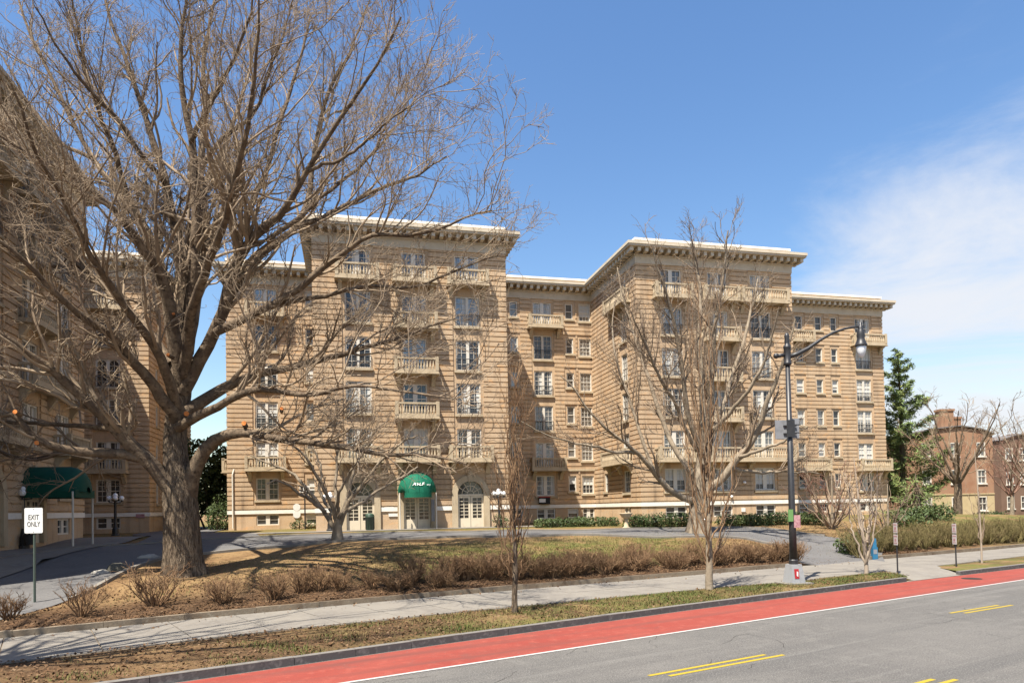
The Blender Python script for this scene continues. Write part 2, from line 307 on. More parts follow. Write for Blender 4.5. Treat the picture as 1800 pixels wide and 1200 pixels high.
def ground_z(X, Y):
    X = np.asarray(X, float); Y = np.asarray(Y, float)
    s = (Y - crv(FAR, X)) * .84
    hi = 1.52 - .85 * sm((X - 20) / 26)
    thr = sm((X - 12.4) / 1.5) * (1 - sm((X - 17.4) / 1.4)) * (1 - sm((s - .2) / 9))      # drive throat dips to the pavement
    thr = np.maximum(thr, sm((X + 19.5) / 1.5) * (1 - sm((X + 14.2) / 1.2)) * (1 - sm((s - .2) / 9)))
    z0 = .27 - .15 * thr
    z = z0 + (hi - z0) * sm((s + 1.2) / (18.0 - 6.6 * sm((X + 12.5) / 6.5))) ** (1 + .9 * thr)
    v = -X * S_ + Y * C_; u = X * C_ + Y * S_
    near_b = sm((v - 38) / 6.0) * (1 - sm((u - 51) / 8.0))
    z = z + (ZB - z) * near_b
    z = z + .05 * np.sin(X * .9 + 1.3) * np.sin(Y * .8) * sm(s / 3) * (1 - near_b)
    far = sm((Y - 120) / 60)
    return z * (1 - far) - .2 * far
gx = np.concatenate([np.arange(-75, -20, 1.6), np.arange(-20, 30, .55), np.arange(30, 140, 2.2)])
gt = np.concatenate([[0.0], np.arange(.3, 22, .5), np.arange(22, 48, 1.3), np.arange(48, 160, 6)])
GX, GT = np.meshgrid(gx, gt, indexing='ij'); GY = crv(FAR, GX) + .06 + GT
GZ = ground_z(GX, GY)
nx_, nt_ = GX.shape
idx = np.arange(nx_ * nt_).reshape(nx_, nt_)
Fq = np.stack([idx[:-1, :-1], idx[1:, :-1], idx[1:, 1:], idx[:-1, 1:]], -1).reshape(-1, 4)
me = np_mesh('lawn', np.stack([GX, GY, GZ], -1).reshape(-1, 3), Fq, M['lawn'], True)
def field(x, y):
    s = (y - crv(FAR, x)) * .84
    mul = np.clip(1 - sm((s - 1.6) / 2.4), 0, 1) * (1 - sm((x - 20) / 6) * .6)
    gr = sm((x + 7) / 5) * (1 - sm((x - 8) / 4)) * sm((s - 1.2) / 1.2) * (1 - sm((s - 6.0) / 3.0))
    gr = np.maximum(gr, sm((x - 26) / 6) * .95)
    vv = -x * S_ + y * C_; uu = x * C_ + y * S_
    gr = np.maximum(gr, sm((vv - 41) / 1.5) * (1 - sm((uu - 51) / 3)) * .75)
    return mul, gr
mul, gr = field(GX.ravel(), GY.ravel())
for nm, arr in (('mulch', mul), ('green', gr)):
    a = me.attributes.new(nm, 'FLOAT', 'POINT'); a.data.foreach_set('value', arr.astype(np.float32))
struct(link('lawn', me))
# far ground sheet to the horizon
struct(MB().add([(-4000, -4000, -.35), (4000, -4000, -.35), (4000, 6000, -.35), (-4000, 6000, -.35)], [(0, 1, 2, 3)]).build('ground', M['lawn']))
def strip(name, xs, y0, y1, z, material, nsub=2):
    V = []; Fs = []
    for x in xs:
        a, b = y0(x), y1(x)
        for q in range(nsub): V.append((x, a + (b - a) * q / (nsub - 1), z))
    for i in range(len(xs) - 1):
        for q in range(nsub - 1):
            k = i * nsub + q; Fs.append((k, k + nsub, k + nsub + 1, k + 1))
    return struct(link(name, np_mesh(name, V, Fs, material)))
XS = np.concatenate([np.arange(-60, -15, 5.0), np.arange(-15, 30, .5), np.arange(30, 121, 5.0)])
strip('road', XS, lambda x: -60 + .615 * x, lambda x: crv(KERB, x) + .05, 0.0, M['asphalt'])
strip('bus_lane', XS, lambda x: white_y(x), lambda x: crv(KERB, x) - .07, .004, M['red_paint'])
strip('lane_line', XS, lambda x: white_y(x) - .09, lambda x: white_y(x) + .015, .008, M['white_line'])
dirr = np.array([1, .585]); dirr = dirr / np.linalg.norm(dirr); nrm = np.array([-dirr[1], dirr[0]])
mb = MB()
for p0, p1 in (((2.35, 12.35), (4.96, 13.87)), ((11.53, 18.47), (13.66, 19.68)), ((4.4, 10.2), (7.0, 11.72)), ((20.5, 23.6), (23.3, 25.25))):
    p0 = np.array(p0); p1 = np.array(p1)
    for o, e in ((0, 0), (-.22, .28)):
        a, b = p0 + nrm * o + dirr * e, p1 + nrm * o + dirr * e
        mb.add([(*(a - nrm * .045), .005), (*(b - nrm * .045), .005), (*(b + nrm * .045), .005), (*(a + nrm * .045), .005)], [(0, 1, 2, 3)])
struct(mb.build('road_markings', M['yellow_line']))
mb = MB()                                                   # cracks in the asphalt
for _ in range(34):
    x = random.uniform(-8, 26); y = white_y(x) - random.uniform(.3, 6.5); a = math.atan(.6) + random.uniform(-.25, .25) + (1.4 if random.random() < .18 else 0)
    p = np.array([x, y]); pts = [p.copy()]
    for k in range(random.randint(3, 9)):
        a += random.uniform(-.55, .55); p = p + np.array([math.cos(a), math.sin(a)]) * random.uniform(.12, .3); pts.append(p.copy())
    for q in range(len(pts) - 1):
        d = pts[q + 1] - pts[q]; n_ = np.array([-d[1], d[0]]) / np.linalg.norm(d) * random.uniform(.002, .007)
        mb.add([(*(pts[q] - n_), .003), (*(pts[q + 1] - n_), .003), (*(pts[q + 1] + n_), .003), (*(pts[q] + n_), .003)], [(0, 1, 2, 3)])
struct(mb.build('road_cracks', M['crack']))
# kerb stones: a real step, two runs with the driveway apron between
def extrude_line(mb, P, x0, x1, wdt, z0, z1, step=1.0, off=0.0, gap=.006, tilt=0.0):
    xs = np.arange(x0, x1 + 1e-6, step)
    for a, b in zip(xs[:-1], xs[1:]):
        p, q = np.array([a, crv(P, a) + off]), np.array([b, crv(P, b) + off]); d = (q - p) / np.linalg.norm(q - p); n_ = np.array([-d[1], d[0]])
        p = p + d * gap; q = q - d * gap
        dz = random.uniform(-.006, .006)
        c = [p, q, q + n_ * wdt, p + n_ * wdt]
        mb.add([(*k, z0) for k in c] + [(*k, z1 + dz + (tilt if i > 1 else 0)) for i, k in enumerate(c)],
               [(0, 3, 2, 1), (4, 5, 6, 7), (0, 1, 5, 4), (1, 2, 6, 5), (2, 3, 7, 6), (3, 0, 4, 7)])
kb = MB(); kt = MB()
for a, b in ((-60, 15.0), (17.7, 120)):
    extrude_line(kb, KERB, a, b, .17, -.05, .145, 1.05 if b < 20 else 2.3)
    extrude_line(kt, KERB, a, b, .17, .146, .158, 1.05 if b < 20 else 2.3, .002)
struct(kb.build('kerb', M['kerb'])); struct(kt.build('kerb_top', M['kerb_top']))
# verge and pavement
V = []; Fs = []
vx = np.arange(-60, 120, .5)
for x in vx:
    a, b = crv(KERB, x) + .16, crv(NEAR, x)
    for q in range(7):
        t = q / 6; rmp = min(1.0, abs(x - 16.3) / 1.0 - 1.2) if abs(x - 16.3) < 2.2 else 1.0; rmp = max(0.0, rmp)
        V.append((x, a + (b - a) * t, (.125 + .05 * math.sin(t * math.pi) + .012 * math.sin(x * 2.1 + q)) * rmp + (1 - rmp) * (.01 + .12 * t)))
for i in range(len(vx) - 1):
    if 14.9 <= vx[i] < 17.7: continue
    for q in range(6): k = i * 7 + q; Fs.append((k, k + 7, k + 8, k + 1))
me = np_mesh('verge', V, Fs, M['lawn'], True)
Va = np.array(V); a = me.attributes.new('green', 'FLOAT', 'POINT')
a.data.foreach_set('value', (sm((Va[:, 0] + 8) / 10) * .95).astype(np.float32))
a = me.attributes.new('mulch', 'FLOAT', 'POINT'); a.data.foreach_set('value', (.25 + .40 * (1 - sm((Va[:, 0] + 4) / 6)) + .25 * np.sin(Va[:, 0] * 1.3 + 2 * np.sin(Va[:, 1]))).astype(np.float32))
struct(link('verge', me))
mb = MB()
x = -60.0
while x < 119:
    nxt = x + (1.45 if -20 < x < 32 else 4.0); rows = 2
    for q in range(rows):
        def P(xx, t):
            a, b = crv(NEAR, xx), crv(FAR, xx); sh = (b - a) * t * -.0
            return np.array([xx - (t) * 2.05 + 0, a + (b - a) * t - t * 2.05 * .62 + 0])
        g = .012
        c = [P(x + g, q / rows + .003), P(nxt - g, q / rows + .003), P(nxt - g, (q + 1) / rows - .003), P(x + g, (q + 1) / rows - .003)]
        dz = random.uniform(-.004, .004)
        mb.add([(*k, .02) for k in c] + [(*k, .16 + dz) for k in c], [(4, 5, 6, 7), (0, 1, 5, 4), (1, 2, 6, 5), (2, 3, 7, 6), (3, 0, 4, 7)])
    x = nxt
struct(mb.build('sidewalk', M['concrete']))
strip('sidewalk_bed', XS, lambda x: crv(NEAR, x) - .04, lambda x: crv(FAR, x) + .12, .135, M['edge'])
strip('apron_bed', np.arange(13.5, 19.6, .5), lambda x: crv(KERB, x) + .0, lambda x: crv(NEAR, x) + .05, .007, M['edge'])
mb = MB()
mb.add([(14.95, crv(KERB, 14.95) - .03, .012), (17.75, crv(KERB, 17.75) - .03, .012), (18.3, crv(NEAR, 18.3) - .0, .163), (13.9, crv(NEAR, 13.9), .163)], [(0, 1, 2, 3)])
struct(mb.build('driveway_apron', M['concrete']))
mb = MB()
extrude_line(mb, FAR, -60, -18.6, .18, .05, .31, 2.1, 0.02, .004)
extrude_line(mb, FAR, -13.6, 12.9, .18, .05, .31, 1.55, 0.02, .004)
extrude_line(mb, FAR, 17.4, 118, .18, .05, .31, 2.1, 0.02, .004)
tag(mb.build('retaining_kerb', M['edge']), 'low stained concrete edging holding back the mulch bed beside the sidewalk', 'low wall')

# drive: a loop behind the lawn, draped 3 cm over the terrain
def ribbon(name, pts, hw, material, dz=.03, step=.6, edge=None):
    P = [np.array(p, float) for p in pts]; out = []
    for i in range(len(P) - 1):                             # Catmull-Rom
        p0, p1, p2, p3 = P[max(i - 1, 0)], P[i], P[i + 1], P[min(i + 2, len(P) - 1)]
        n = max(2, int(np.linalg.norm(p2 - p1) / step))
        for k in range(n):
            t = k / n; out.append(.5 * ((2 * p1) + (-p0 + p2) * t + (2 * p0 - 5 * p1 + 4 * p2 - p3) * t * t + (-p0 + 3 * p1 - 3 * p2 + p3) * t ** 3))
    out.append(P[-1]); out = np.array(out); xy = out[:, :2]; h = out[:, 2]
    d = np.gradient(xy, axis=0); d /= np.linalg.norm(d, axis=1)[:, None]; n_ = np.stack([-d[:, 1], d[:, 0]], 1)
    V = []; Fs = []; K = 9
    for i in range(len(xy)):
        for q in range(K):
            p = xy[i] + n_[i] * h[i] * (q / (K - 1) * 2 - 1); V.append((p[0], p[1], float(ground_z(p[0], p[1])) + dz))
    for i in range(len(xy) - 1):
        for q in range(K - 1): k = i * K + q; Fs.append((k, k + K, k + K + 1, k + 1))
    struct(link(name, np_mesh(name, V, Fs, material, True)))
    if edge:
        mb = MB()
        for sgn in (1, -1):
            for i in range(14, len(xy) - 12):
                A = [xy[j] + n_[j] * sgn * (h[j] + o) for j in (i, i + 1) for o in (0, .16)]
                z = [float(ground_z(*p)) for p in A]
                if sgn < 0 and not edge == 'both': continue
                vs = [(*A[k], z[k] - .1) for k in range(4)] + [(*A[k], z[k] + .11) for k in range(4)]
                mb.add(vs, [(4, 6, 7, 5), (0, 2, 6, 4), (1, 5, 7, 3)])
        struct(mb.build(name + '_kerb', M['concrete']))
ribbon('driveway', [(14.3, 31.2, 2.3), (15.2, 32.8, 2.1), (16.6, 35.4, 1.9), (17.6, 38.4, 2.1), (14.0, 40.4, 2.3), (6, 39.5, 2.5), (-4, 38.6, 2.6), (-11, 36.6, 3.3), (-15.4, 33.4, 3.6), (-17.3, 29.6, 3.0), (-16.7, 25, 2.6), (-16.1, 20.5, 2.4), (-16.0, 14.0, 2.4)], None, M['asphalt_drive'], .035, .6, 'both')
g1, g2 = bw(-11.6, 52), bw(-11.6, 74)
ribbon('service_drive', [(-16.2, 36.0, 3.2), (-18.8, 42.0, 2.7), (g1[0], g1[1], 2.4), (g2[0], g2[1], 2.4)], None, M['asphalt_drive'], .05)
V = []; Fs = []
us = np.arange(-8.6, 12.6, .6)
for u in us:
    for v in (44.4, 45.3, 46.2, 46.95): V.append(bw(u, v, ZB + .03))
for i in range(len(us) - 1):
    for q in range(3): k = i * 4 + q; Fs.append((k, k + 4, k + 5, k + 1))
struct(link('front_walk', np_mesh('front_walk', V, Fs, M['concrete'])))
V = []; Fs = []
vsn = np.arange(24, 45, .6)
for v in vsn:
    for u in (-14.95, -13.9, -12.6, -11.4): p = bw(u, v); V.append((p[0], p[1], max(float(ground_z(p[0], p[1])), .9 if v < 30 else 1.35) + .07))
for i in range(len(vsn) - 1):
    for q in range(3): k = i * 4 + q; Fs.append((k, k + 1, k + 5, k + 4))
struct(link('wing_walk', np_mesh('wing_walk', V, Fs, M['concrete'])))

# ------------------------------------------------------------------ the apartment buildings
E0 = EYE - ZB                                               # storey heights below are measured from eye level
def e(z): return z + E0
HTOP, WT = 19.6, .12
REV = .22
_wc = {}
def pane_mesh(w, h, var, kind):
    k = ('p', w, h, var, kind)
    if k not in _wc:
        _wc[k] = MB().add([(-w / 2, .1, 0), (w / 2, .1, 0), (w / 2, .1, h), (-w / 2, .1, h)], [(0, 1, 2, 3)]).mesh('pane', M['pane'][var])
    return _wc[k]
def frame_mesh(w, h, kind):
    k = ('f', w, h, kind)
    if k in _wc: return _wc[k]
    mb = MB(); f = .085
    mb.box(-w / 2, -w / 2 + f, 0, .2, 0, h); mb.box(w / 2 - f, w / 2, 0, .2, 0, h); mb.box(-w / 2 + f, w / 2 - f, 0, .2, h - f, h); mb.box(-w / 2 + f, w / 2 - f, 0, .2, 0, f)
    def sash(x0, x1, cols, rows, meet=True):
        t = .024
        for c in range(1, cols):
            x = x0 + (x1 - x0) * c / cols; mb.box(x - t / 2, x + t / 2, .055, .098, f, h - f)
        for r in range(1, rows):
            z = f + (h - 2 * f) * r / rows; tt = .06 if (meet and r == rows // 2) else t
            mb.box(x0, x1, .06 if tt == t else .045, .096, z - tt / 2, z + tt / 2)
    if kind in ('double', 'basement'):
        c = .15; mb.box(-c, c, .004, .2, f, h - f)
        r = 2 if kind == 'basement' else 4
        for a, b in ((-w / 2 + f, -c), (c, w / 2 - f)): sash(a, b, 1 if kind == 'basement' else 2, r)
    elif kind == 'french':
        c = .10; mb.box(-c, c, .004, .2, f, h - f)
        for a, b in ((-w / 2 + f, -c), (c, w / 2 - f)): sash(a, b, 2, 5, False)
    elif kind == 'arch':
        c = .10; mb.box(-c, c, .004, .2, f, h - f)
        for a, b in ((-w / 2 + f, -c), (c, w / 2 - f)):
            sash(a, b, 2, 5, False)
            n = 8; r = (b - a) / 2; cxm = (a + b) / 2; zt = h - f          # rounded heads: fill the two spandrels
            for sg in (-1, 1):
                pts = [(cxm + sg * r * math.cos(q * math.pi / 2 / n), .05, zt - r + r * math.sin(q * math.pi / 2 / n)) for q in range(n + 1)]
                pts.append((cxm + sg * r, .05, zt))
                mb.add(pts, [tuple(range(len(pts))) if sg < 0 else tuple(reversed(range(len(pts))))])
    elif kind == 'narrow':
        sash(-w / 2 + f, w / 2 - f, 1, 2)
    elif kind == 'medium':
        sash(-w / 2 + f, w / 2 - f, 3, 4)
    _wc[k] = mb.mesh('window', M['white']); return _wc[k]
def rail_mesh(w):
    k = ('r', w)
    if k not in _wc:
        mb = MB(); mb.box(-w / 2, w / 2, -.14, -.11, .78, .82); mb.box(-w / 2, w / 2, -.14, -.11, .06, .09)
        n = int(w / .14)
        for i in range(n + 1): x = -w / 2 + w * i / n; mb.box(x - .011, x + .011, -.135, -.115, .09, .78)
        for s_ in (-1, 1): mb.box(s_ * w / 2 - .015, s_ * w / 2 + .015, -.11, .05, .76, .79)
        _wc[k] = mb.mesh('railing', M['iron'])
    return _wc[k]
def sill_mesh(w):
    k = ('s', w)
    if k not in _wc: _wc[k] = MB().box(-w / 2 - .12, w / 2 + .12, -.16, .12, -.17, -.003).mesh('sill', M['stone'])
    return _wc[k]
def blind_mesh(w, h, kind, frac):
    k = ('b', w, h, kind, frac)
    if k not in _wc:
        mb = MB()
        if kind in ('narrow', 'medium'): sp = [(-w / 2 + .09, w / 2 - .09)]
        elif frac < 0: sp = [(-w * .2, -.1), (w * .33, w / 2 - .09)]; frac = .97
        else: sp = [(-w / 2 + .09, -.12), (.12, w / 2 - .09)]
        for a, b in sp: mb.box(a, b, .097, .099, h - .085 - (h - .17) * frac, h - .085)
        _wc[k] = mb.mesh('blind', M['blind'])
    return _wc[k]
wname = {'double': 'double_window', 'french': 'french_window', 'arch': 'arched_window', 'narrow': 'narrow_window', 'medium': 'sash_window', 'basement': 'basement_window'}
def window(bld, org, rz, x, z, w, h, kind, rail=False, sill=True):
    """org: wall origin (u,v); x along the wall; z storey height"""
    c, s = math.cos(rz), math.sin(rz); d = .06
    o = link(wname[kind], frame_mesh(w, h, kind), bld, (org[0] + c * x - s * d, org[1] + s * x + c * d, e(z)), rz)
    link('pane', pane_mesh(w, h, random.choices((0, 1, 2), (4, 4, 3))[0] if z > 3 else 0, kind), o)
    if sill: link('sill', sill_mesh(w), o, (0, -.06, 0))
    if rail: link('railing', rail_mesh(w), o, (0, .0, 0))
    q = random.random()
    if kind == 'basement': pass
    elif q < .22: link('blind', blind_mesh(w, h, kind, random.choice((.5, .75))), o)
    elif q < .60 and kind in ('double', 'french', 'arch'): link('blind', blind_mesh(w, h, kind, -1), o)
    return o
def wall(bld, org, rz, W, ops, z0=-1.6, z1=HTOP - .12, ext=(0, 0), bands=True, plain=M['brick_plain'], name='wall'):
    """ops: (x0,x1,z0,z1) openings. The wall is a sheet with openings and reveals; banded brick courses stand 4 cm proud of it."""
    mb = MB()
    xs = sorted({0, W, *[o[0] for o in ops], *[o[1] for o in ops]}); zs = sorted({z0, z1, *[o[2] for o in ops], *[o[3] for o in ops]})
    for i in range(len(xs) - 1):
        for j in range(len(zs) - 1):
            mx, mz = (xs[i] + xs[i + 1]) / 2, (zs[j] + zs[j + 1]) / 2
            if any(o[0] < mx < o[1] and o[2] < mz < o[3] for o in ops): continue
            mb.add([(xs[i], 0, e(zs[j])), (xs[i + 1], 0, e(zs[j])), (xs[i + 1], 0, e(zs[j + 1])), (xs[i], 0, e(zs[j + 1]))], [(0, 1, 2, 3)])
    for a, b, c, d in ops:
        c, d = e(c), e(d)
        mb.add([(a, 0, c), (a, REV, c), (a, REV, d), (a, 0, d)], [(0, 1, 2, 3)]); mb.add([(b, 0, c), (b, REV, c), (b, REV, d), (b, 0, d)], [(0, 3, 2, 1)])
        mb.add([(a, 0, d), (b, 0, d), (b, REV, d), (a, REV, d)], [(0, 3, 2, 1)]); mb.add([(a, 0, c), (b, 0, c), (b, REV, c), (a, REV, c)], [(0, 1, 2, 3)])
    if bands:
        z = WT + .22; pitch = .352; gap = .078; pr = .07
        while z < 17.6:
            za, zb = z, z + pitch - gap
            segs = [(-ext[0], W + ext[1])]
            for a, b, c, d in ops:
                tall = d - c > 1.9; mz = .5 if tall else .16
                if zb > c - mz and za < d + (.3 if tall else .16):
                    a2, b2 = a - .2, b + .2; ns = []
                    for p, q in segs:
                        if b2 <= p or a2 >= q: ns.append((p, q)); continue
                        if a2 > p + .05: ns.append((p, a2))
                        if b2 < q - .05: ns.append((b2, q))
                    segs = ns
            for p, q in segs: mb.box(p, q, -pr, .0, e(za), e(zb), 'k')
            z += pitch
    return mb.build(name, M['brick'], bld, (org[0], org[1], 0), rz)
def trim(bld, org, rz, W, ext=(0, 0), doors=()):
    """frieze, modillions, cornice slab, parapet coping, water table and string course along one wall"""
    mb = MB(); a, b = -ext[0], W + ext[1]; o = .86
    mb.box(a * .1, W + ext[1] * .1, -.09, 0, e(17.72), e(18.28)); mb.box(a * .2, W + ext[1] * .2, -.16, 0, e(18.28), e(18.38))
    mb.box(a, b, -o, 0, e(18.72), e(18.86)); mb.box(a - .06 * (ext[0] > 0), b + .06 * (ext[1] > 0), -o - .06, 0, e(18.86), e(19.06))
    n = int((b - a) / .56)
    for i in range(n):
        x = a + (b - a) * (i + .5) / n
        mb.box(x - .12, x + .12, -o + .14, 0, e(18.40), e(18.717))
    mb.build('cornice', M['cornice'], bld, (org[0], org[1], 0), rz)
    MB().box(-(.06 if ext[0] else 0), W + (.06 if ext[1] else 0), -.07, .32, e(HTOP - .14), e(HTOP + .03)).build('coping', M['coping'], bld, (org[0], org[1], 0), rz)
    mb = MB(); xs = [-(.07 if ext[0] > 0 else 0)]
    for d in sorted(doors): xs += [d - 1.31, d + 1.31]
    xs.append(W + (.07 if ext[1] > 0 else 0))
    for p, q in zip(xs[::2], xs[1::2]): mb.box(p, q, -.075, 0, e(WT - .16), e(WT + .12))
    mb.build('water_table', M['coping'], bld, (org[0], org[1], 0), rz)
def balcony(bld, org, rz, x0, x1, zt, depth=1.05, name='balcony'):
    depth *= .74
    """zt = top of the balustrade"""
    zf = zt - .86; W = x1 - x0; mb = MB()
    mb.box(0, W, -depth, 0, -.17, 0); mb.box(-.05, W + .05, -depth - .06, 0, -.235, -.172)
    nb = 2 if W < 3.6 else 3
    for i in range(nb):
        x = .3 + (W - .6) * i / (nb - 1); prof = [(0, -.24), (-depth * .85, -.24), (-depth * .82, -.36), (-depth * .55, -.42), (-depth * .38, -.62), (-.12, -.95), (0, -.98)]
        vs = [(x - .13, y, z) for y, z in prof] + [(x + .13, y, z) for y, z in prof]; n = len(prof)
        mb.add(vs, [tuple(range(n)), tuple(reversed(range(n, 2 * n)))] + [(i_, i_ + n, (i_ + 1) % n + n, (i_ + 1) % n) for i_ in range(n)])
    c, s = math.cos(rz), math.sin(rz)
    b = mb.build(name, M['stone'], bld, (org[0] + c * x0, org[1] + s * x0, e(zf)), rz)
    mb = MB()
    mb.box(.0, W, -depth, -depth + .16, .74, .86); mb.box(0, .16, -depth + .16, 0, .74, .86); mb.box(W - .16, W, -depth + .16, 0, .74, .86)
    mb.box(.2, W - .2, -depth + .02, -depth + .14, .003, .09)
    for x in (0, W - .22): mb.box(x, x + .22, -depth - .015, -depth + .2, .003, .93)
    n = int((W - .5) / .20)
    for i in range(n):
        x = .25 + (W - .5) * (i + .5) / n
        mb.lathe([(.05, .09), (.075, .25), (.04, .5), (.055, .74)], (x, -depth + .08, 0), 6)
    for xx in (.08, W - .08):
        for i in range(3): mb.lathe([(.05, .0), (.075, .25), (.04, .5), (.055, .74)], (xx, -depth + .3 + .24 * i, 0), 6)
    mb.build('balustrade', M['stone'], b)
    return b
def arch_door(bld, org, rz, xc, z0, w=1.8, jh=2.25, fan=True):
    """arched stone surround, fanlight and a pair of glazed leaves"""
    c, s = math.cos(rz), math.sin(rz)
    r = w / 2; ro = r + .40; mb = MB(); n = 18
    ys = (-.14, .16)
    ring = []
    for y in ys:
        for rr in (r, ro):
            ring.append([(-rr, y, 0)] + [(-rr * math.cos(math.pi * i / n), y, jh + rr * math.sin(math.pi * i / n)) for i in range(n + 1)] + [(rr, y, 0)])
    k = n + 3; vs = sum(ring, [])
    fs = []
    for i in range(k - 1):
        fs += [(i, i + 1, k + i + 1, k + i)[::-1], (k + i, k + i + 1, 3 * k + i + 1, 3 * k + i)[::-1], (i, 2 * k + i, 2 * k + i + 1, i + 1)[::-1]]
    mb.add(vs, fs); mb.box(-.16, .16, -.2, .1, jh + r - .04, jh + r + .62)
    d = link('entrance_door', mb.mesh('entrance_door', M['stone']), bld, (org[0] + c * xc, org[1] + s * xc, e(z0)), rz)
    if fan:
        fl = MB(); fl.box(-r, r, .02, .16, jh - .12, jh + .0)
        for i in range(1, 6):
            a = math.pi * i / 6; fl.tube([(.22 * math.cos(a), .08, jh + .22 * math.sin(a)), (r * math.cos(a), .08, jh + r * math.sin(a))], .025, 4)
        for rr in (.24, .58): fl.tube([(rr * math.cos(math.pi * i / 10), .08, jh + rr * math.sin(math.pi * i / 10)) for i in range(11)], .025, 4)
        f = fl.build('fanlight', M['cream'], d)
    pts = [(-r, .12, 0), (r, .12, 0)] + [(r * math.cos(math.pi * i / 14), .12, jh + r * math.sin(math.pi * i / 14)) for i in range(15)]
    MB().add(pts, [tuple(range(len(pts)))]).build('pane', M['pane'][0], d)
    for sg in (-1, 1):
        lf = MB(); x0, x1 = (-r, -.015) if sg < 0 else (.015, r); H = jh - .13; st = .13
        lf.box(x0, x0 + st, .05, .11, 0, H); lf.box(x1 - st, x1, .05, .11, 0, H); lf.box(x0 + st, x1 - st, .05, .11, H - .12, H); lf.box(x0 + st, x1 - st, .05, .11, 0, .62)
        xm = (x0 + x1) / 2; lf.box(xm - .022, xm + .022, .065, .108, .62, H - .12)
        for q in range(1, 6): z = .62 + (H - .74) * q / 6; lf.box(x0 + st, x1 - st, .07, .106, z - .02, z + .02)
        lf.build('door_leaf', M['cream'], d)
    return d
VF, VR = 46.9, 56.46
uS0, uA0, uA1, uB0, uB1, uC1 = -8.9, -2.05, 10.87, 20.7, 33.53, 50.2
base = bw(12.0, VF)
BLD = thing('apartment_building', 'long five storey tan brick apartment block with banded walls and white cornices', 'building', (0, 0, ZB), YAW)
def op(xc, w, z0, z1): return (xc - w / 2, xc + w / 2, z0, z1)
def make_wall(bld, org, rz, W, items, ext=(0, 0), cor=None, doors=(), z1=HTOP - .12):
    """items: (xc, w, z0, z1, kind, rail)"""
    ops = [op(i[0], i[1], i[2], i[3]) for i in items]
    for xc in doors: ops.append((xc - .9, xc + .9, -1.22, 1.93)); 
    wall(bld, org, rz, W, ops, ext=ext, z1=z1)
    for xc, w, za, zb, kind, rail in items: window(bld, org, rz, xc, za, w, zb - za, kind, rail, sill=kind != 'basement')
    trim(bld, org, rz, W, cor or (0, 0), doors)
ROW = dict(F6=(15.55, 17.45), F5=(12.55, 14.62), F4=(9.5, 11.6), F3=(6.5, 8.62), F2=(3.45, 5.5), F1=(1.02, 2.7), B=(-.92, -.08))
def col_tall(xc, w=1.68, ground='double'):
    L = [(xc, w, *ROW['F6'], 'double', False), (xc, w, *ROW['F5'], 'french', True), (xc, w, *ROW['F4'], 'arch', True), (xc, w, *ROW['F3'], 'french', True), (xc, w, *ROW['F2'], 'double', False)]
    if ground: L += [(xc, w, *ROW['F1'], 'double', False), (xc, w, *ROW['B'], 'basement', False)]
    return L
def col_bal(xc, w=1.6, ground='double'):
    L = [(xc, w, ROW[k][0], ROW[k][1] - (.1 if k in ('F5', 'F3') else 0), 'double', False) for k in ('F6', 'F5', 'F4', 'F3', 'F2')]
    if ground: L += [(xc, w, *ROW['F1'], 'double', False), (xc, w, *ROW['B'], 'basement', False)]
    return L
def col_narrow(xc, w=.68, base=True):
    L = [(xc, w, a, b, 'narrow', False) for a, b in ((16.1, 17.45), (13.12, 14.45), (10.2, 11.5), (7.15, 8.6), (4.25, 5.55), (1.35, 2.67))]
    if base: L.append((xc, .95, -.9, -.1, 'narrow', False))
    return L
def col_med(xc, w=1.12):
    return [(xc, w, a, b, 'medium', False) for a, b in ((15.95, 17.5), (12.95, 14.45), (9.92, 11.5), (6.9, 8.55), (3.95, 5.55), (1.13, 2.67))] + [(xc, w, -.95, -.1, 'basement', False)]
# block A (entrance block)
A = (uA0, VF); xa = lambda u: u - uA0
make_wall(BLD, A, 0, uA1 - uA0, col_tall(xa(.78), ground=None) + col_bal(xa(4.5), ground=None) + col_tall(xa(8.15), ground=None), (.04, .04), (.86, .86), doors=(xa(.78), xa(4.5), xa(8.15)))
for u in (.78, 4.5, 8.15):
    arch_door(BLD, A, 0, xa(u), -1.22)
for u in (.78, 8.15):
    balcony(BLD, A, 0, xa(u) - 1.42, xa(u) + 1.42, 16.3); balcony(BLD, A, 0, xa(u) - 1.5, xa(u) + 1.5, 4.25, 1.25)
for z, d in ((16.3, 1.05), (13.2, 1.15), (10.15, 1.2), (7.15, 1.2), (4.25, 1.25)): balcony(BLD, A, 0, xa(4.55) - 1.46, xa(4.55) + 1.46, z, d)
# block B
B = (uB0, VF); xb = lambda u: u - uB0
make_wall(BLD, B, 0, uB1 - uB0, col_tall(xb(23.45)) + col_bal(xb(27.25)) + col_tall(xb(30.85)), (.04, .04), (.86, .86))
balcony(BLD, B, 0, xb(23.4) - 1.5, xb(23.4) + 1.5, 16.2); balcony(BLD, B, 0, xb(28.9), xb(32.9), 16.2)
balcony(BLD, B, 0, xb(25.8), xb(28.7), 16.2)
for z in (13.15, 10.15, 7.15): balcony(BLD, B, 0, xb(27.25) - 1.45, xb(27.25) + 1.45, z, 1.15)
balcony(BLD, B, 0, xb(23.4) - 1.6, xb(23.4) + 1.5, 4.2, 1.25); balcony(BLD, B, 0, xb(25.9), xb(33.0), 4.2, 1.25)
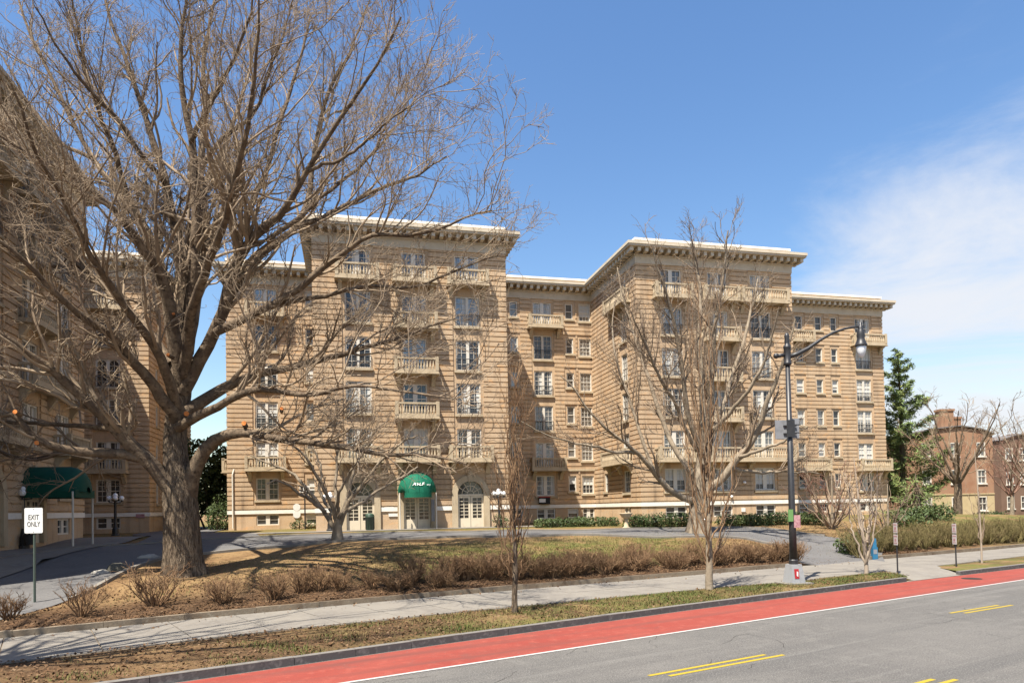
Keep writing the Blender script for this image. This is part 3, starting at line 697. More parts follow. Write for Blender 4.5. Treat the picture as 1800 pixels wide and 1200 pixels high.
# left flanks of both blocks, right flanks
D = VR - VF
side = [(D / 2 + .2 - 2.4, 1.0, a, b, 'medium', False) for a, b in (ROW['F6'], ROW['F5'], ROW['F4'], ROW['F3'], ROW['F2'], (1.05, 2.7), ROW['B'])]
side = []
for k in ('F6', 'F5', 'F4', 'F3', 'F2', 'F1'): side.append((D - 2.55, 1.2, ROW[k][0], ROW[k][1], 'medium', False))
side.append((D - 2.6, 1.2, -.9, -.05, 'basement', False)); side.append((D - 6.9, .7, 1.2, 2.7, 'narrow', False))
make_wall(BLD, (uB0, VR), -math.pi / 2, D, side, (0, .04), (-.86, 0))
balcony(BLD, (uB0, VR), -math.pi / 2, D - 4.9, D - 1.0, 16.25, 1.0); balcony(BLD, (uB0, VR), -math.pi / 2, D - 6.0, D - 1.2, 4.25, 1.1)
sideA = [(D - 2.55, 1.2, ROW[k][0], ROW[k][1], 'medium', False) for k in ('F6', 'F3', 'F2')]
make_wall(BLD, (uA0, VR), -math.pi / 2, D, sideA, (0, .04), (-.86, 0))
balcony(BLD, (uA0, VR), -math.pi / 2, D - 5.2, D - 1.4, 4.25, 1.0)
for u in (uA1, uB1):
    wall(BLD, (u, VF), math.pi / 2, D, []); trim(BLD, (u, VF), math.pi / 2, D, (0, -.86))
# recesses: S1, S2, S3
def recess(u0, u1, items, ext=(0, 0), cor=(0, 0)): make_wall(BLD, (u0, VR), 0, u1 - u0, [(i[0] - u0, *i[1:]) for i in items], ext, cor)
recess(uS0, uA0, col_tall(-6.05, 1.66) + col_narrow(-2.75, .75), (.04, 0), (.86, 0))
recess(uA1, uB0, col_narrow(13.75) + col_tall(16.25, 1.6) + col_narrow(18.65) + col_med(20.05, 1.05))
recess(uB1, uC1, col_tall(38.2, 1.6)[0:5] + col_narrow(41.1, .8) + col_narrow(43.2, .72) + col_narrow(44.86, .68) + col_tall(48.0, 1.62), (0, .04), (0, .86))
def rb(u0, u1, z, d=1.05): balcony(BLD, (u0, VR), 0, 0, u1 - u0, z, d)
rb(-7.6, -4.6, 4.3); rb(-7.5, -4.6, 16.2); rb(14.9, 17.9, 16.2); rb(14.9, 17.9, 4.15, 1.2)
rb(46.6, 50.1, 15.8); rb(46.8, 50.2, 3.95, 1.2); rb(38.6, 42.3, 15.9); rb(38.8, 43.6, 4.0, 1.15)
# end walls, back and roof
for (o, rz, W) in (((uC1, VR), math.pi / 2, 14.0), ((uS0, VR + 14), -math.pi / 2, 14.0)):
    wall(BLD, o, rz, W, []); trim(BLD, o, rz, W, (0, 0))
wall(BLD, (uC1, VR + 14), math.pi, uC1 - uS0, [], bands=False)
balcony(BLD, (uS0, VR + 4.0), -math.pi / 2, .6, 2.6, 4.3, .9)
rf = MB()
for a, b, c, d in ((uS0 + .05, uC1 - .05, VR + .05, VR + 13.9), (uA0 + .05, uA1 - .05, VF + .05, VR + .05), (uB0 + .05, uB1 - .05, VF + .05, VR + .05)): rf.box(a, b, c, d, e(18.6), e(18.8))
rf.build('roof', M['roofing'], BLD)
# low stone entrance steps, ledge between the storeys of the recess, downpipes and wall fittings
MB().box(18.0, uB0, -.1, 0, e(3.08), e(3.26)).build('ledge', M['stone'], BLD, (0, VR, 0))
for u, v in ((uS0 + .35, VR),):
    MB().tube([(u, v - .14, e(-1.1)), (u, v - .14, e(3.0)), (u + .1, v - .05, e(3.4))], .06, 8).build('downpipe', M['white'], BLD)
wb = MB(); wb.box(15.6, 16.5, VR - .42, VR, e(.32), e(.86)); wx = wb.build('wall_unit', M['ink'], BLD)
MB().box(15.55, 16.1, VR - .46, VR - .42, e(.45), e(.75)).build('cover', M['sign_white'], wx); MB().box(15.55, 16.55, VR - .46, VR, e(.862), e(.93)).build('cap', M['red'], wx)
for u, z, v in ((-3.9, .42, VR), (-3.9, -.15, VR)):
    MB().lathe([(.28, 0), (.28, .03)], (0, 0, 0), 16).build('plaque', M['sign_white'], BLD, (u, v - .06, e(z))).rotation_euler = (R(90), 0, 0)
for u, z, ww, hh in ((2.65, .12, .62, .28), (2.95, -.28, .7, .2), (28.9, -.45, .32, .3), (12.1, -.2, .3, .4)):
    MB().box(-ww / 2, ww / 2, -.05, 0, -hh / 2, hh / 2).build('plaque', M['sign_white'], BLD, (u, VF - .02 if u != 12.1 else VR - .05, e(z)))
for u, z in ((29.0, 1.6), (27.9, .55), (34.9, .35)):
    MB().sphere((0, 0, 0), .11, 10).build('wall_lamp', M['globe'], BLD, (u, (VF if u < 33.5 else VR) - .16, e(z)))
# entrance awning: a dome of green canvas on a white frame
aw = thing('dome_awning', 'bright green dome awning with white lettering over the middle arched door', 'awning', bw(4.5, VF - .0, ZB), YAW)
mb = MB(); nw, nd = 18, 8; zb_, hh, hw, dp = e(1.18), 1.42, 1.28, 1.55
g = []
for i in range(nd + 1):
    t = i / nd * math.pi / 2                                # quarter dome: from the wall arch down to the front edge
    rr = math.cos(t); yy = -dp * math.sin(t)
    g.append([(-hw * math.cos(math.pi * j / nw) * (1 - .30 * math.sin(t) ** 3), yy * (.35 + .65 * math.sin(math.pi * j / nw) ** .5) - .05, zb_ + hh * rr * math.sin(math.pi * j / nw)) for j in range(nw + 1)])
vs = sum(g, []); k = nw + 1
mb.add(vs, [(i * k + j, i * k + j + 1, (i + 1) * k + j + 1, (i + 1) * k + j) for i in range(nd) for j in range(nw)])
cv = mb.build('canopy', M['awning'], aw, smooth=True)
mb = MB(); fr = g[-1]
mb.add([p for p in fr] + [(p[0], p[1] - .01, p[2] - .34) for p in fr], [(j, j + 1, k + j + 1, k + j) for j in range(nw)]); mb.build('valance', M['awning'], aw)
for sx in (-1, 1): MB().tube([(sx * 1.2, -.75, 0), (sx * 1.2, -.75, zb_ - .02)], .045, 8).build('post', M['white'], aw)
for j in (4, 9, 14): MB().tube([(p[j][0], p[j][1] - .012, p[j][2] + .012) for p in g], .012, 4).build('seam', M['awning_dark'], cv)
tm = link('lettering', text_mesh('A9LF', .36, M['text_white'], .006, .25), aw, (-.05, -1.50, zb_ + .52)); tm.rotation_euler = (R(-38), 0, 0)
tm2 = link('lettering', MB().box(-.12, .12, -.006, .006, -.015, .015).mesh('lettering', M['text_white']), aw, (.63, -1.44, zb_ + .48)); tm2.rotation_euler = (R(-38), 0, 0)
ub = MB(); ub.box(-.11, .11, -.12, .12, 0, 1.45); tag(ub.build('utility_box', M['steel'], None, bw(5.5, VF - .45, ZB + .5), YAW), 'slim grey utility box on the right side of the awning door', 'utility box')

# ------------------------------------------------------------------ left wing of the estate
uL, vL0, vL1 = -14.9, 22.0, 44.7
WING = thing('apartment_wing', 'shaded tan brick apartment wing at the left with balconies facing the forecourt', 'building', (0, 0, ZB), YAW)
its = []
for v, kind in ((34.0 - vL0, 'tall'), (37.9 - vL0, 'bal'), (41.9 - vL0, 'tall'), (30 - vL0, 'bal'), (26 - vL0, 'tall')):
    its += (col_tall(v, 1.7, None) if kind == 'tall' else col_bal(v, 1.7, None))
its += [(v - vL0, 1.6, *ROW['F1'], 'double', False) for v in (41.9, 30, 26)] + [(v - vL0, 1.6, *ROW['B'], 'basement', False) for v in (41.9, 30, 26)]
make_wall(WING, (uL, vL0), math.pi / 2, vL1 - vL0, its, (0, .04), (0, .86), doors=(34.0 - vL0, 38.1 - vL0))
arch_door(WING, (uL, vL0), math.pi / 2, 34.0 - vL0, -1.22); arch_door(WING, (uL, vL0), math.pi / 2, 38.1 - vL0, -1.22)
for (v0, v1, z, d) in ((36.4, 43.2, 7.25, 1.2), (32.6, 36.2, 4.3, 1.2), (36.4, 39.4, 13.2, 1.1), (36.4, 39.4, 10.2, 1.1), (40.4, 43.4, 16.2, 1.0), (32.5, 35.5, 16.2, 1.0), (36.4, 39.4, 16.2, 1.0), (28.5, 31.5, 10.2, 1.1), (40.4, 43.4, 4.3, 1.2)):
    balcony(WING, (uL, vL0), math.pi / 2, v0 - vL0, v1 - vL0, z, d)
wall(WING, (uL, vL1), math.pi, 16, []); trim(WING, (uL, vL1), math.pi, 16, (.86, 0))
wall(WING, (-31, vL0), 0, 31 + uL, []); trim(WING, (-31, vL0), 0, 31 + uL, (0, .86))
def wr(items, u0, u1, ext, cor): make_wall(WING, (u0, VR), 0, u1 - u0, [(i[0] - u0, *i[1:]) for i in items], ext, cor)
wr(col_tall(-17.15, 1.62) + col_tall(-21.5, 1.62), -30.9, -14.4, (0, .04), (0, .86))
for z in (16.2, 4.2): balcony(WING, (-30.9, VR), 0, -18.7 + 30.9, -15.75 + 30.9, z, 1.1)
sidew = [(2.3, .75, a, b, 'narrow', False) for a, b in ((15.9, 17.4), (12.9, 14.4), (9.9, 11.4), (6.9, 8.5), (3.9, 5.5), (.9, 2.6))]
wall(WING, (-14.4, VR), math.pi / 2, 14, [op(i[0], i[1], i[2], i[3]) for i in sidew], bands=True); trim(WING, (-14.4, VR), math.pi / 2, 14)
for i in sidew: window(WING, (-14.4, VR), math.pi / 2, i[0], i[2], i[1], i[3] - i[2], 'narrow')
wall(WING, (-14.4, VR + 14), math.pi, 16.5, [], bands=False); wall(WING, (-31, VR + 14), -math.pi / 2, 48.4, [], bands=False)
rf = MB(); rf.box(-30.9, uL - .05, vL0 + .05, vL1 - .05, e(18.6), e(18.8)); rf.box(-30.9, -14.45, VR + .05, VR + 13.9, e(18.6), e(18.8)); rf.box(-30.9, -19.2, vL1 - .05, VR + .05, e(18.6), e(18.8)); rf.build('roof', M['roofing'], WING)
wall(WING, (-19.2, vL1), math.pi / 2, VR - vL1, [], bands=True)
MB().box(-.3, .3, -.05, 0, -.14, .14).build('plaque', M['pink'], WING, (-15.0, VR - .03, e(.0)))
# barrel awning over the wing's door
bwn = thing('barrel_awning', 'dark green barrel awning on white posts at the shaded wing door', 'awning', bw(uL, 38.1, ZB), YAW)
mb = MB(); nw = 16; L0, L1, hw, hh, zb2 = .0, 2.45, 1.3, 1.25, e(1.22)
rings = []
for x, sc in ((0, 1), (.6, 1), (1.2, 1), (1.65, 1), (1.95, .95), (2.2, .82), (2.38, .58), (2.45, .2)):
    rings.append([(x, -hw * math.cos(math.pi * j / nw) * (sc if x > 1.7 else 1), zb2 + hh * math.sin(math.pi * j / nw) * sc) for j in range(nw + 1)])
k = nw + 1
mb.add(sum(rings, []), [(i * k + j, (i + 1) * k + j, (i + 1) * k + j + 1, i * k + j + 1) for i in range(len(rings) - 1) for j in range(nw)])
mb.build('canopy', M['awning_dark'], bwn, smooth=True)
mb = MB(); mb.box(0, 2.3, -hw - .01, -hw + .01, zb2 - .28, zb2); mb.box(0, 2.3, hw - .01, hw + .01, zb2 - .28, zb2); mb.box(2.29, 2.31, -hw + .01, hw - .01, zb2 - .28, zb2 + .1); mb.build('valance', M['awning_dark'], bwn)
for y in (-hw, hw): MB().tube([(2.2, y, -.3), (2.2, y, zb2)], .045, 8).build('post', M['white'], bwn)
tm = link('lettering', text_mesh('210', .26, M['text_white'], .004, .2), bwn, (2.06, -1.0, zb2 + .42), math.pi / 2 - .6)
pl = MB(); pl.lathe([(.18, 0), (.26, .45), (.28, .5), (.22, .5)], (0, 0, 0), 12)
pp = bw(uL + .45, 36.6, ZB); tp = thing('potted_plant', 'dark pot with a spiky plant beside the wing door', 'plant', pp)
pl.build('pot', M['iron'], tp)
lf = MB()
for i in range(26):
    a = random.uniform(0, 6.28); l = random.uniform(.4, .8); s_ = random.uniform(.15, .5)
    lf.add([(0, 0, .48), (.03 * math.cos(a + 1.57), .03 * math.sin(a + 1.57), .5), (s_ * l * math.cos(a), s_ * l * math.sin(a), .5 + l)], [(0, 1, 2)])
lf.build('leaves', M['leaf'], tp)

# ------------------------------------------------------------------ trees
def norm(a): return a / (np.linalg.norm(a, axis=-1, keepdims=True) + 1e-9)
def tubes(P, Rr, k):
    """P (n,m,3) polylines, Rr (n,m) radii -> vertices, quads with k sides"""
    n, m_, _ = P.shape
    T = norm(np.gradient(P, axis=1)); ref = np.array([0.36, 0.71, 0.61])
    A = norm(np.cross(T, ref)); Bv = np.cross(T, A)
    an = np.arange(k) * 2 * math.pi / k
    V = P[:, :, None, :] + (A[:, :, None, :] * np.cos(an)[None, None, :, None] + Bv[:, :, None, :] * np.sin(an)[None, None, :, None]) * Rr[:, :, None, None]
    ix = np.arange(n * m_ * k).reshape(n, m_, k); nx = np.roll(ix, -1, axis=2)
    F = np.stack([ix[:, :-1], nx[:, :-1], nx[:, 1:], ix[:, 1:]], -1).reshape(-1, 4)
    return V.reshape(-1, 3), F
def resample(pts, rad, m_):
    pts = np.asarray(pts, float); rad = np.asarray(rad, float)
    P = []; Q = []
    for i in range(len(pts) - 1):
        p0, p1, p2, p3 = pts[max(i - 1, 0)], pts[i], pts[i + 1], pts[min(i + 2, len(pts) - 1)]
        for kq in range(6):
            t = kq / 6; P.append(.5 * ((2 * p1) + (-p0 + p2) * t + (2 * p0 - 5 * p1 + 4 * p2 - p3) * t * t + (-p0 + 3 * p1 - 3 * p2 + p3) * t ** 3)); Q.append(rad[i] * (1 - t) + rad[i + 1] * t)
    P.append(pts[-1]); Q.append(rad[-1]); P = np.array(P); Q = np.array(Q)
    s = np.r_[0, np.cumsum(np.linalg.norm(np.diff(P, axis=0), axis=1))]; q = np.linspace(0, s[-1], m_)
    return np.stack([np.interp(q, s, P[:, i]) for i in range(3)], 1), np.interp(q, s, Q)
def spawn(P, Rr, dens, lmin, lmax, ang, m_, r_ratio, rmin, rng, up=.25, wig=.22, t0=.22, rend=.45, center=None, out=.0, taper=.55):
    """children branches of all polylines at once"""
    n, mm, _ = P.shape
    L = np.linalg.norm(np.diff(P, axis=1), axis=2).sum(1)
    cnt = rng.poisson(L * dens * (1 - t0)); cnt = np.maximum(cnt, 1)
    pid = np.repeat(np.arange(n), cnt); K = len(pid)
    t = t0 + (1 - t0) * rng.random(K) ** .85; f = t * (mm - 1); i0 = np.minimum(f.astype(int), mm - 2); fr = (f - i0)[:, None]
    p = P[pid, i0] * (1 - fr) + P[pid, i0 + 1] * fr
    d = norm(P[pid, i0 + 1] - P[pid, i0]); r = Rr[pid, i0] * (1 - fr[:, 0]) + Rr[pid, i0 + 1] * fr[:, 0]
    rv = norm(rng.normal(size=(K, 3))); side = norm(rv - d * (rv * d).sum(1)[:, None])
    a = np.radians(rng.uniform(*ang, K))[:, None]
    D = d * np.cos(a) + side * np.sin(a); D[:, 2] += up * .6
    if center is not None: D += out * norm(p - center)
    D = norm(D)
    ln = rng.uniform(lmin, lmax, K) * (1 - taper * t)
    ln = np.minimum(ln, L[pid] * .75)
    out_ = np.zeros((K, m_, 3)); out_[:, 0] = p
    for q in range(1, m_):
        D = norm(D + rng.normal(size=(K, 3)) * wig + np.array([0, 0, up * .22]))
        out_[:, q] = out_[:, q - 1] + D * (ln / (m_ - 1))[:, None]
    rs = np.maximum(np.minimum(r * r_ratio, r * .9), rmin)
    RR = rs[:, None] * (1 - (1 - rend) * np.linspace(0, 1, m_)[None, :]); RR = np.maximum(RR, rmin * .75)
    return out_, RR
def cat(parts):
    V = []; F = []; o = 0
    for v, f in parts: V.append(v); F.append(f + o); o += len(v)
    return np.concatenate(V), np.concatenate(F)
def local(parts, base):
    V, F = cat(parts); return V - np.asarray(base, float), F
def bare_tree(name, label, base, limbs, trunk, levels, mats, group=None, seed=3, trunk_sides=16, center_h=None, limb_sides=9, cat_='tree', flare=None):
    """limbs/trunk: lists of (points, radii) in world space; levels: list of spawn kwargs"""
    rg = np.random.default_rng(seed); base = np.asarray(base, float)
    root = thing(name, label, cat_, base, 0, group)
    parts = []
    for pts, rad in trunk:
        P, Q = resample(pts, rad, 30); parts.append(tubes(P[None], Q[None], trunk_sides))
    V, F = local(parts, base)
    if flare:
        h = V[:, 2]; ang = np.arctan2(V[:, 1], V[:, 0]); k = 1 + flare * np.exp(-np.maximum(h, 0) / .55) * (.55 + .45 * np.sin(ang * 5 + 1))
        fur = 1 + .045 * np.sin(ang * 13 + h * 1.7) + .03 * np.sin(ang * 23 - h * 2.3); lowm = h < 3.5
        V[lowm, 0] *= (k * fur)[lowm]; V[lowm, 1] *= (k * fur)[lowm]
    link('trunk', np_mesh('trunk', V, F, mats[0], True), root)
    LP = []; LR = []
    for pts, rad in limbs:
        P, Q = resample(pts, rad, 22); jit = np.cumsum(rg.normal(size=P.shape) * .035, axis=0); jit -= np.linspace(0, 1, 22)[:, None] * jit[-1]; P = P + jit
        LP.append(P); LR.append(Q)
    LP = np.array(LP); LR = np.array(LR)
    V, F = local([tubes(LP, LR, limb_sides)], base)
    link('limbs', np_mesh('limbs', V, F, mats[1], True), root)
    c = np.array([base[0], base[1], base[2] + (center_h or 4.0)])
    tw = []; P, Q = LP, LR; big = None
    for i, lv in enumerate(levels):
        lv = dict(lv); sides = lv.pop('sides', 3); also = lv.pop('also', False)
        P2, Q2 = spawn(P, Q, rng=rg, center=c, **lv)
        tw.append(tubes(P2, Q2, sides))
        if also:                                            # next level also grows straight from this one's parents
            P3, Q3 = spawn(P, Q, rng=rg, center=c, **{**lv, 'lmin': lv['lmin'] * .35, 'lmax': lv['lmax'] * .5})
            tw.append(tubes(P3, Q3, 3)); 
        P, Q = P2, Q2
    V, F = local(tw, base)
    link('crown', np_mesh('crown', V, F, mats[2], True), root)
    return root
def limb_px(pl, Y0, k=1.0):
    """pl: (px,py,dY,width_px): a limb traced as a chain of joints, each with its own distance"""
    P = []; Rr = []
    for px, py, dy, wd in pl:
        Y = Y0 + dy; P.append(at_depth(px, py, Y)); Rr.append(wd * Y / FPX / 2 * k)
    return P, Rr
# --- the great elm
ELM_Y = 25.4
eb = at_depth(322, 1006, ELM_Y); eb[2] = float(ground_z(eb[0], eb[1])) - .05
trunk = [(325, 1012, 0, 78), (322, 985, 0, 73), (320, 950, 0, 70), (318, 900, 0, 68), (316, 868, 0, 64), (312, 838, 0, 54), (308, 790, .1, 48), (310, 740, .2, 44), (318, 690, .2, 42), (322, 640, .2, 36), (330, 590, .2, 26)]
EL = [
 [(312, 875, 0, 38), (278, 832, -.3, 33), (250, 803, -.6, 33), (215, 765, -1, 29), (170, 718, -1.6, 25), (125, 676, -2.2, 21), (85, 640, -2.8, 17), (40, 605, -3.4, 13), (-20, 560, -4, 9), (-80, 500, -4.5, 5)],
 [(252, 806, -.6, 25), (175, 797, -1.2, 21), (115, 787, -1.8, 18), (75, 770, -2.2, 15), (28, 726, -2.6, 12), (-30, 728, -3, 9), (-110, 700, -3.4, 5)],
 [(262, 812, .2, 19), (200, 799, 1, 15), (110, 794, 1.8, 12), (50, 806, 2.4, 9), (-20, 785, 3, 7), (-80, 770, 3.5, 4)],
 [(200, 752, -1.2, 13), (120, 748, 0, 10), (40, 740, 1, 8), (-40, 735, 2, 5)],
 [(332, 872, 0, 38), (347, 815, -.2, 32), (368, 778, -.4, 29), (420, 762, -.8, 21), (500, 770, -1.5, 16), (580, 782, -2.2, 13), (660, 795, -2.8, 10), (740, 800, -3.4, 7), (820, 815, -4, 4)],
 [(318, 730, .1, 32), (370, 694, .5, 25), (420, 668, 1, 21), (470, 655, 1.5, 17), (540, 640, 2.2, 14), (600, 622, 2.8, 12), (660, 605, 3.3, 9), (730, 585, 4, 6), (800, 560, 4.5, 3.5)],
 [(320, 690, .1, 34), (362, 615, -.3, 28), (390, 552, -.8, 25), (405, 490, -1.2, 24), (425, 440, -1.6, 22), (455, 405, -2, 19), (495, 375, -2.4, 16), (540, 300, -3, 12), (580, 230, -3.5, 10), (620, 165, -4, 8), (665, 100, -4.5, 6), (705, 30, -5, 4)],
 [(397, 530, -1, 21), (440, 470, -.6, 18), (480, 435, -.2, 16), (525, 396, .4, 14), (545, 330, 1, 12), (555, 250, 1.5, 10), (575, 160, 2, 8), (620, 70, 2.5, 5), (650, 0, 3, 3)],
 [(520, 400, .4, 13), (580, 375, .8, 11), (640, 345, 1.2, 9), (700, 320, 1.6, 7), (745, 305, 2, 5), (785, 275, 2.4, 3)],
 [(380, 580, -.8, 21), (450, 545, -1.4, 18), (520, 500, -2, 15), (590, 447, -2.6, 12), (640, 418, -3, 10), (710, 412, -3.5, 8), (770, 400, -4, 6), (820, 385, -4.4, 4.5), (865, 370, -5, 3)],
 [(455, 542, -1.5, 13), (550, 520, -1.8, 10), (640, 500, -2.2, 8), (720, 500, -2.6, 6), (800, 470, -3, 5), (875, 450, -3.4, 3)],
 [(315, 720, .2, 32), (300, 600, .8, 27), (285, 520, 1.4, 24), (268, 440, 2, 20), (240, 380, 2.5, 17), (205, 335, 3, 14), (160, 280, 3.4, 11), (115, 200, 3.8, 9), (75, 110, 4.2, 7), (40, 30, 4.6, 5), (20, -40, 5, 3)],
 [(318, 680, 0, 30), (300, 560, -.8, 26), (275, 490, -1.5, 22), (240, 440, -2.2, 19), (205, 390, -2.8, 16), (160, 345, -3.4, 13), (100, 300, -4, 10), (40, 270, -4.5, 8), (-30, 220, -5, 5)],
 [(312, 740, .1, 32), (285, 690, -.8, 26), (245, 640, -1.8, 22), (205, 590, -2.7, 19), (150, 550, -3.6, 16), (90, 505, -4.5, 13), (30, 440, -5.4, 10), (-30, 400, -6, 7)],
 [(320, 670, .2, 32), (325, 560, .3, 27), (320, 480, .4, 24), (305, 400, .6, 21), (290, 330, .9, 18), (270, 250, 1.2, 14), (235, 150, 1.6, 10), (200, 60, 2, 7), (180, -20, 2.4, 4)],
 [(326, 620, .2, 30), (338, 500, 0, 26), (345, 400, -.2, 22), (338, 320, -.4, 19), (335, 250, -.6, 16), (318, 180, -.8, 13), (310, 100, -1, 10), (320, 20, -1.2, 7), (330, -60, -1.4, 4)],
 [(330, 600, .2, 26), (352, 470, .8, 22), (355, 380, 1.4, 19), (352, 280, 2, 16), (362, 210, 2.6, 12), (358, 120, 3, 9), (375, 30, 3.4, 6), (385, -40, 3.8, 3)],
 [(352, 300, 1.4, 13), (390, 240, 1.2, 10), (440, 200, 1, 8), (470, 130, .6, 6), (500, 60, .2, 4), (520, -10, 0, 3)],
 [(322, 660, -.2, 26), (335, 560, -1.5, 22), (360, 470, -3, 18), (390, 380, -4.5, 15), (420, 280, -6, 12), (440, 180, -7, 9), (450, 80, -8, 6), (455, 0, -8.5, 4)],
 [(320, 640, .3, 24), (310, 520, 1.8, 20), (330, 420, 3.4, 16), (360, 330, 5, 13), (400, 240, 6.4, 10), (430, 150, 7.5, 7), (450, 60, 8.5, 4)],
 [(311, 720, -.1, 26), (270, 620, -1.8, 20), (220, 540, -3.4, 16), (160, 450, -5, 13), (110, 360, -6.5, 10), (60, 260, -8, 7), (20, 150, -9, 4)],
 [(316, 750, -.2, 24), (400, 700, -1.8, 17), (470, 680, -3.2, 14), (550, 690, -4.6, 11), (630, 680, -6, 8), (720, 690, -7.2, 5), (800, 700, -8.2, 3)],
 [(300, 640, .4, 20), (245, 560, 2, 16), (180, 500, 3.5, 13), (110, 440, 5, 10), (50, 380, 6.4, 7), (-10, 330, 7.6, 4)],
 [(232, 375, 2.6, 13), (215, 300, 1.8, 11), (180, 220, 1, 9), (150, 130, .2, 7), (135, 50, -.5, 5), (120, -30, -1, 3)],
 [(160, 280, 3.4, 9), (110, 250, 3.8, 8), (60, 190, 4.2, 6), (20, 120, 4.6, 4), (-20, 60, 5, 3)],
 [(290, 330, .9, 13), (255, 280, -.4, 11), (200, 200, -1.4, 9), (150, 150, -2.4, 7), (100, 80, -3.2, 5), (60, 10, -4, 3)],
 [(335, 250, -.6, 12), (370, 180, -1.6, 10), (410, 100, -2.6, 7), (440, 20, -3.4, 5), (455, -50, -4, 3)],
 [(405, 480, -1.2, 13), (430, 380, .4, 12), (470, 290, 1.6, 10), (500, 200, 2.6, 8), (525, 110, 3.4, 6), (545, 30, 4, 4)],
 [(540, 300, -3, 9), (600, 270, -3.6, 7), (660, 230, -4.2, 5.5), (715, 190, -4.8, 3.5)],
 [(440, 425, -1.8, 13), (500, 395, -.5, 11), (560, 345, .6, 9), (640, 280, 1.6, 7), (690, 230, 2.4, 5), (730, 170, 3, 3)],
]
limbs = [limb_px(l, ELM_Y, .80) for l in EL]
tr = [limb_px(trunk, ELM_Y, .83)]; tr[0][0][0][2] = eb[2] - .25
LV = [dict(dens=1.9, lmin=1.8, lmax=5.4, ang=(20, 58), m_=9, r_ratio=.46, rmin=.017, up=.26, wig=.16, t0=.16, out=.16, sides=5, taper=.5),
      dict(dens=2.3, lmin=.8, lmax=2.8, ang=(25, 62), m_=7, r_ratio=.5, rmin=.0105, up=.24, wig=.2, t0=.12, out=.15, sides=4, taper=.45),
      dict(dens=5.0, lmin=.35, lmax=1.35, ang=(25, 65), m_=5, r_ratio=.6, rmin=.0075, up=.2, wig=.2, t0=.08, out=.1, sides=3),
      dict(dens=3.4, lmin=.25, lmax=.75, ang=(25, 60), m_=3, r_ratio=.7, rmin=.006, up=.2, wig=.15, t0=.2, sides=3)]
elm = bare_tree('bare_elm_tree', 'huge bare spreading tree with thick grey trunk on the mulch lawn at the left', eb, limbs, tr, LV, (M['bark'], M['bark_limb'], M['twig']), seed=5, trunk_sides=40, center_h=7, flare=.24)
for (px, py, dy, r) in ((27, 724, -2.75, .10), (65, 778, -2.5, .10), (328, 727, -.75, .12), (429, 744, -1.05, .11), (296, 624, -.9, .09), (305, 552, -1.0, .07), (495, 718, -1.6, .08)):
    p = at_depth(px, py, ELM_Y + dy) - eb
    d = Vector((random.uniform(-.6, .6), -1, random.uniform(-.1, .5))).normalized()
    mb = MB(); mb.tube([Vector(p) - d * .28, Vector(p) + d * .02], [r * .85, r * .8], 10); st = mb.build('cut_stub', M['bark_limb'], elm)
    mb = MB(); mb.tube([Vector(p) + d * .021, Vector(p) + d * .03], [r * .76, r * .74], 10); mb.build('cut_face', M['cut'], st)

# --- pale-barked spreading tree beside the drive
PY = 39.5
pb = at_depth(1226, 934, PY); pb[2] = float(ground_z(pb[0], pb[1]))
tr = [limb_px([(1227, 938, 0, 36), (1226, 915, 0, 31), (1229, 880, 0, 29), (1234, 840, 0, 28), (1238, 790, 0, 24), (1238, 740, 0, 20)], PY)]; tr[0][0][0][2] = pb[2] - .2
PL = [
 [(1230, 880, 0, 20), (1200, 872, -.3, 16), (1168, 850, -.7, 14), (1140, 815, -1.1, 12), (1118, 795, -1.5, 10), (1085, 770, -2, 8), (1050, 735, -2.4, 6), (1015, 690, -2.8, 4), (985, 660, -3, 2.5)],
 [(1150, 828, -.9, 9), (1128, 770, -.4, 8), (1105, 700, 0, 7), (1085, 640, .5, 5), (1075, 580, 1, 4), (1080, 530, 1.4, 2.5)],
 [(1118, 796, -1.5, 8), (1075, 790, -2, 6.5), (1020, 778, -2.6, 5), (970, 765, -3.2, 4), (915, 740, -3.8, 2.5)],
 [(1232, 850, 0, 18), (1205, 815, .5, 14), (1180, 775, 1, 12), (1160, 725, 1.5, 10), (1140, 660, 2, 8), (1115, 590, 2.5, 6), (1095, 520, 3, 4), (1085, 470, 3.4, 2.5)],
 [(1236, 800, 0, 15), (1210, 740, -.6, 13), (1200, 680, -1.2, 11), (1190, 610, -1.8, 9), (1178, 540, -2.4, 7), (1160, 480, -3, 5), (1145, 430, -3.4, 3)],
 [(1238, 760, 0, 16), (1234, 690, .3, 14), (1228, 620, .6, 11), (1232, 550, 1, 9), (1228, 480, 1.3, 6), (1215, 420, 1.6, 3)],
 [(1238, 770, 0, 15), (1250, 690, -.5, 13), (1255, 610, -1, 11), (1262, 540, -1.5, 8), (1275, 470, -2, 5), (1280, 405, -2.4, 3)],
 [(1240, 800, .1, 14), (1268, 730, .8, 12), (1290, 660, 1.5, 10), (1310, 590, 2.2, 8), (1320, 535, 2.8, 5.5), (1332, 490, 3.4, 3)],
 [(1236, 870, 0, 22), (1268, 838, -.3, 19), (1300, 800, -.8, 17), (1328, 755, -1.2, 14), (1340, 715, -1.6, 12), (1366, 660, -2, 9), (1382, 610, -2.4, 6.5), (1398, 560, -2.8, 3.5)],
 [(1300, 800, -.8, 10), (1340, 790, -1.6, 8), (1385, 772, -2.4, 5), (1420, 750, -3.2, 3)],
 [(1285, 820, -.5, 10), (1330, 830, .4, 8), (1385, 828, 1.2, 5), (1440, 832, 2, 3)],
 [(1255, 760, 0, 12), (1290, 720, -1.2, 10), (1330, 670, -2.4, 8), (1352, 600, -3.4, 5), (1368, 545, -4.2, 3)],
 [(1225, 790, 0, 11), (1190, 720, -1.6, 9), (1150, 650, -3, 7), (1125, 590, -4.2, 4.5), (1110, 550, -5, 2.5)],
]
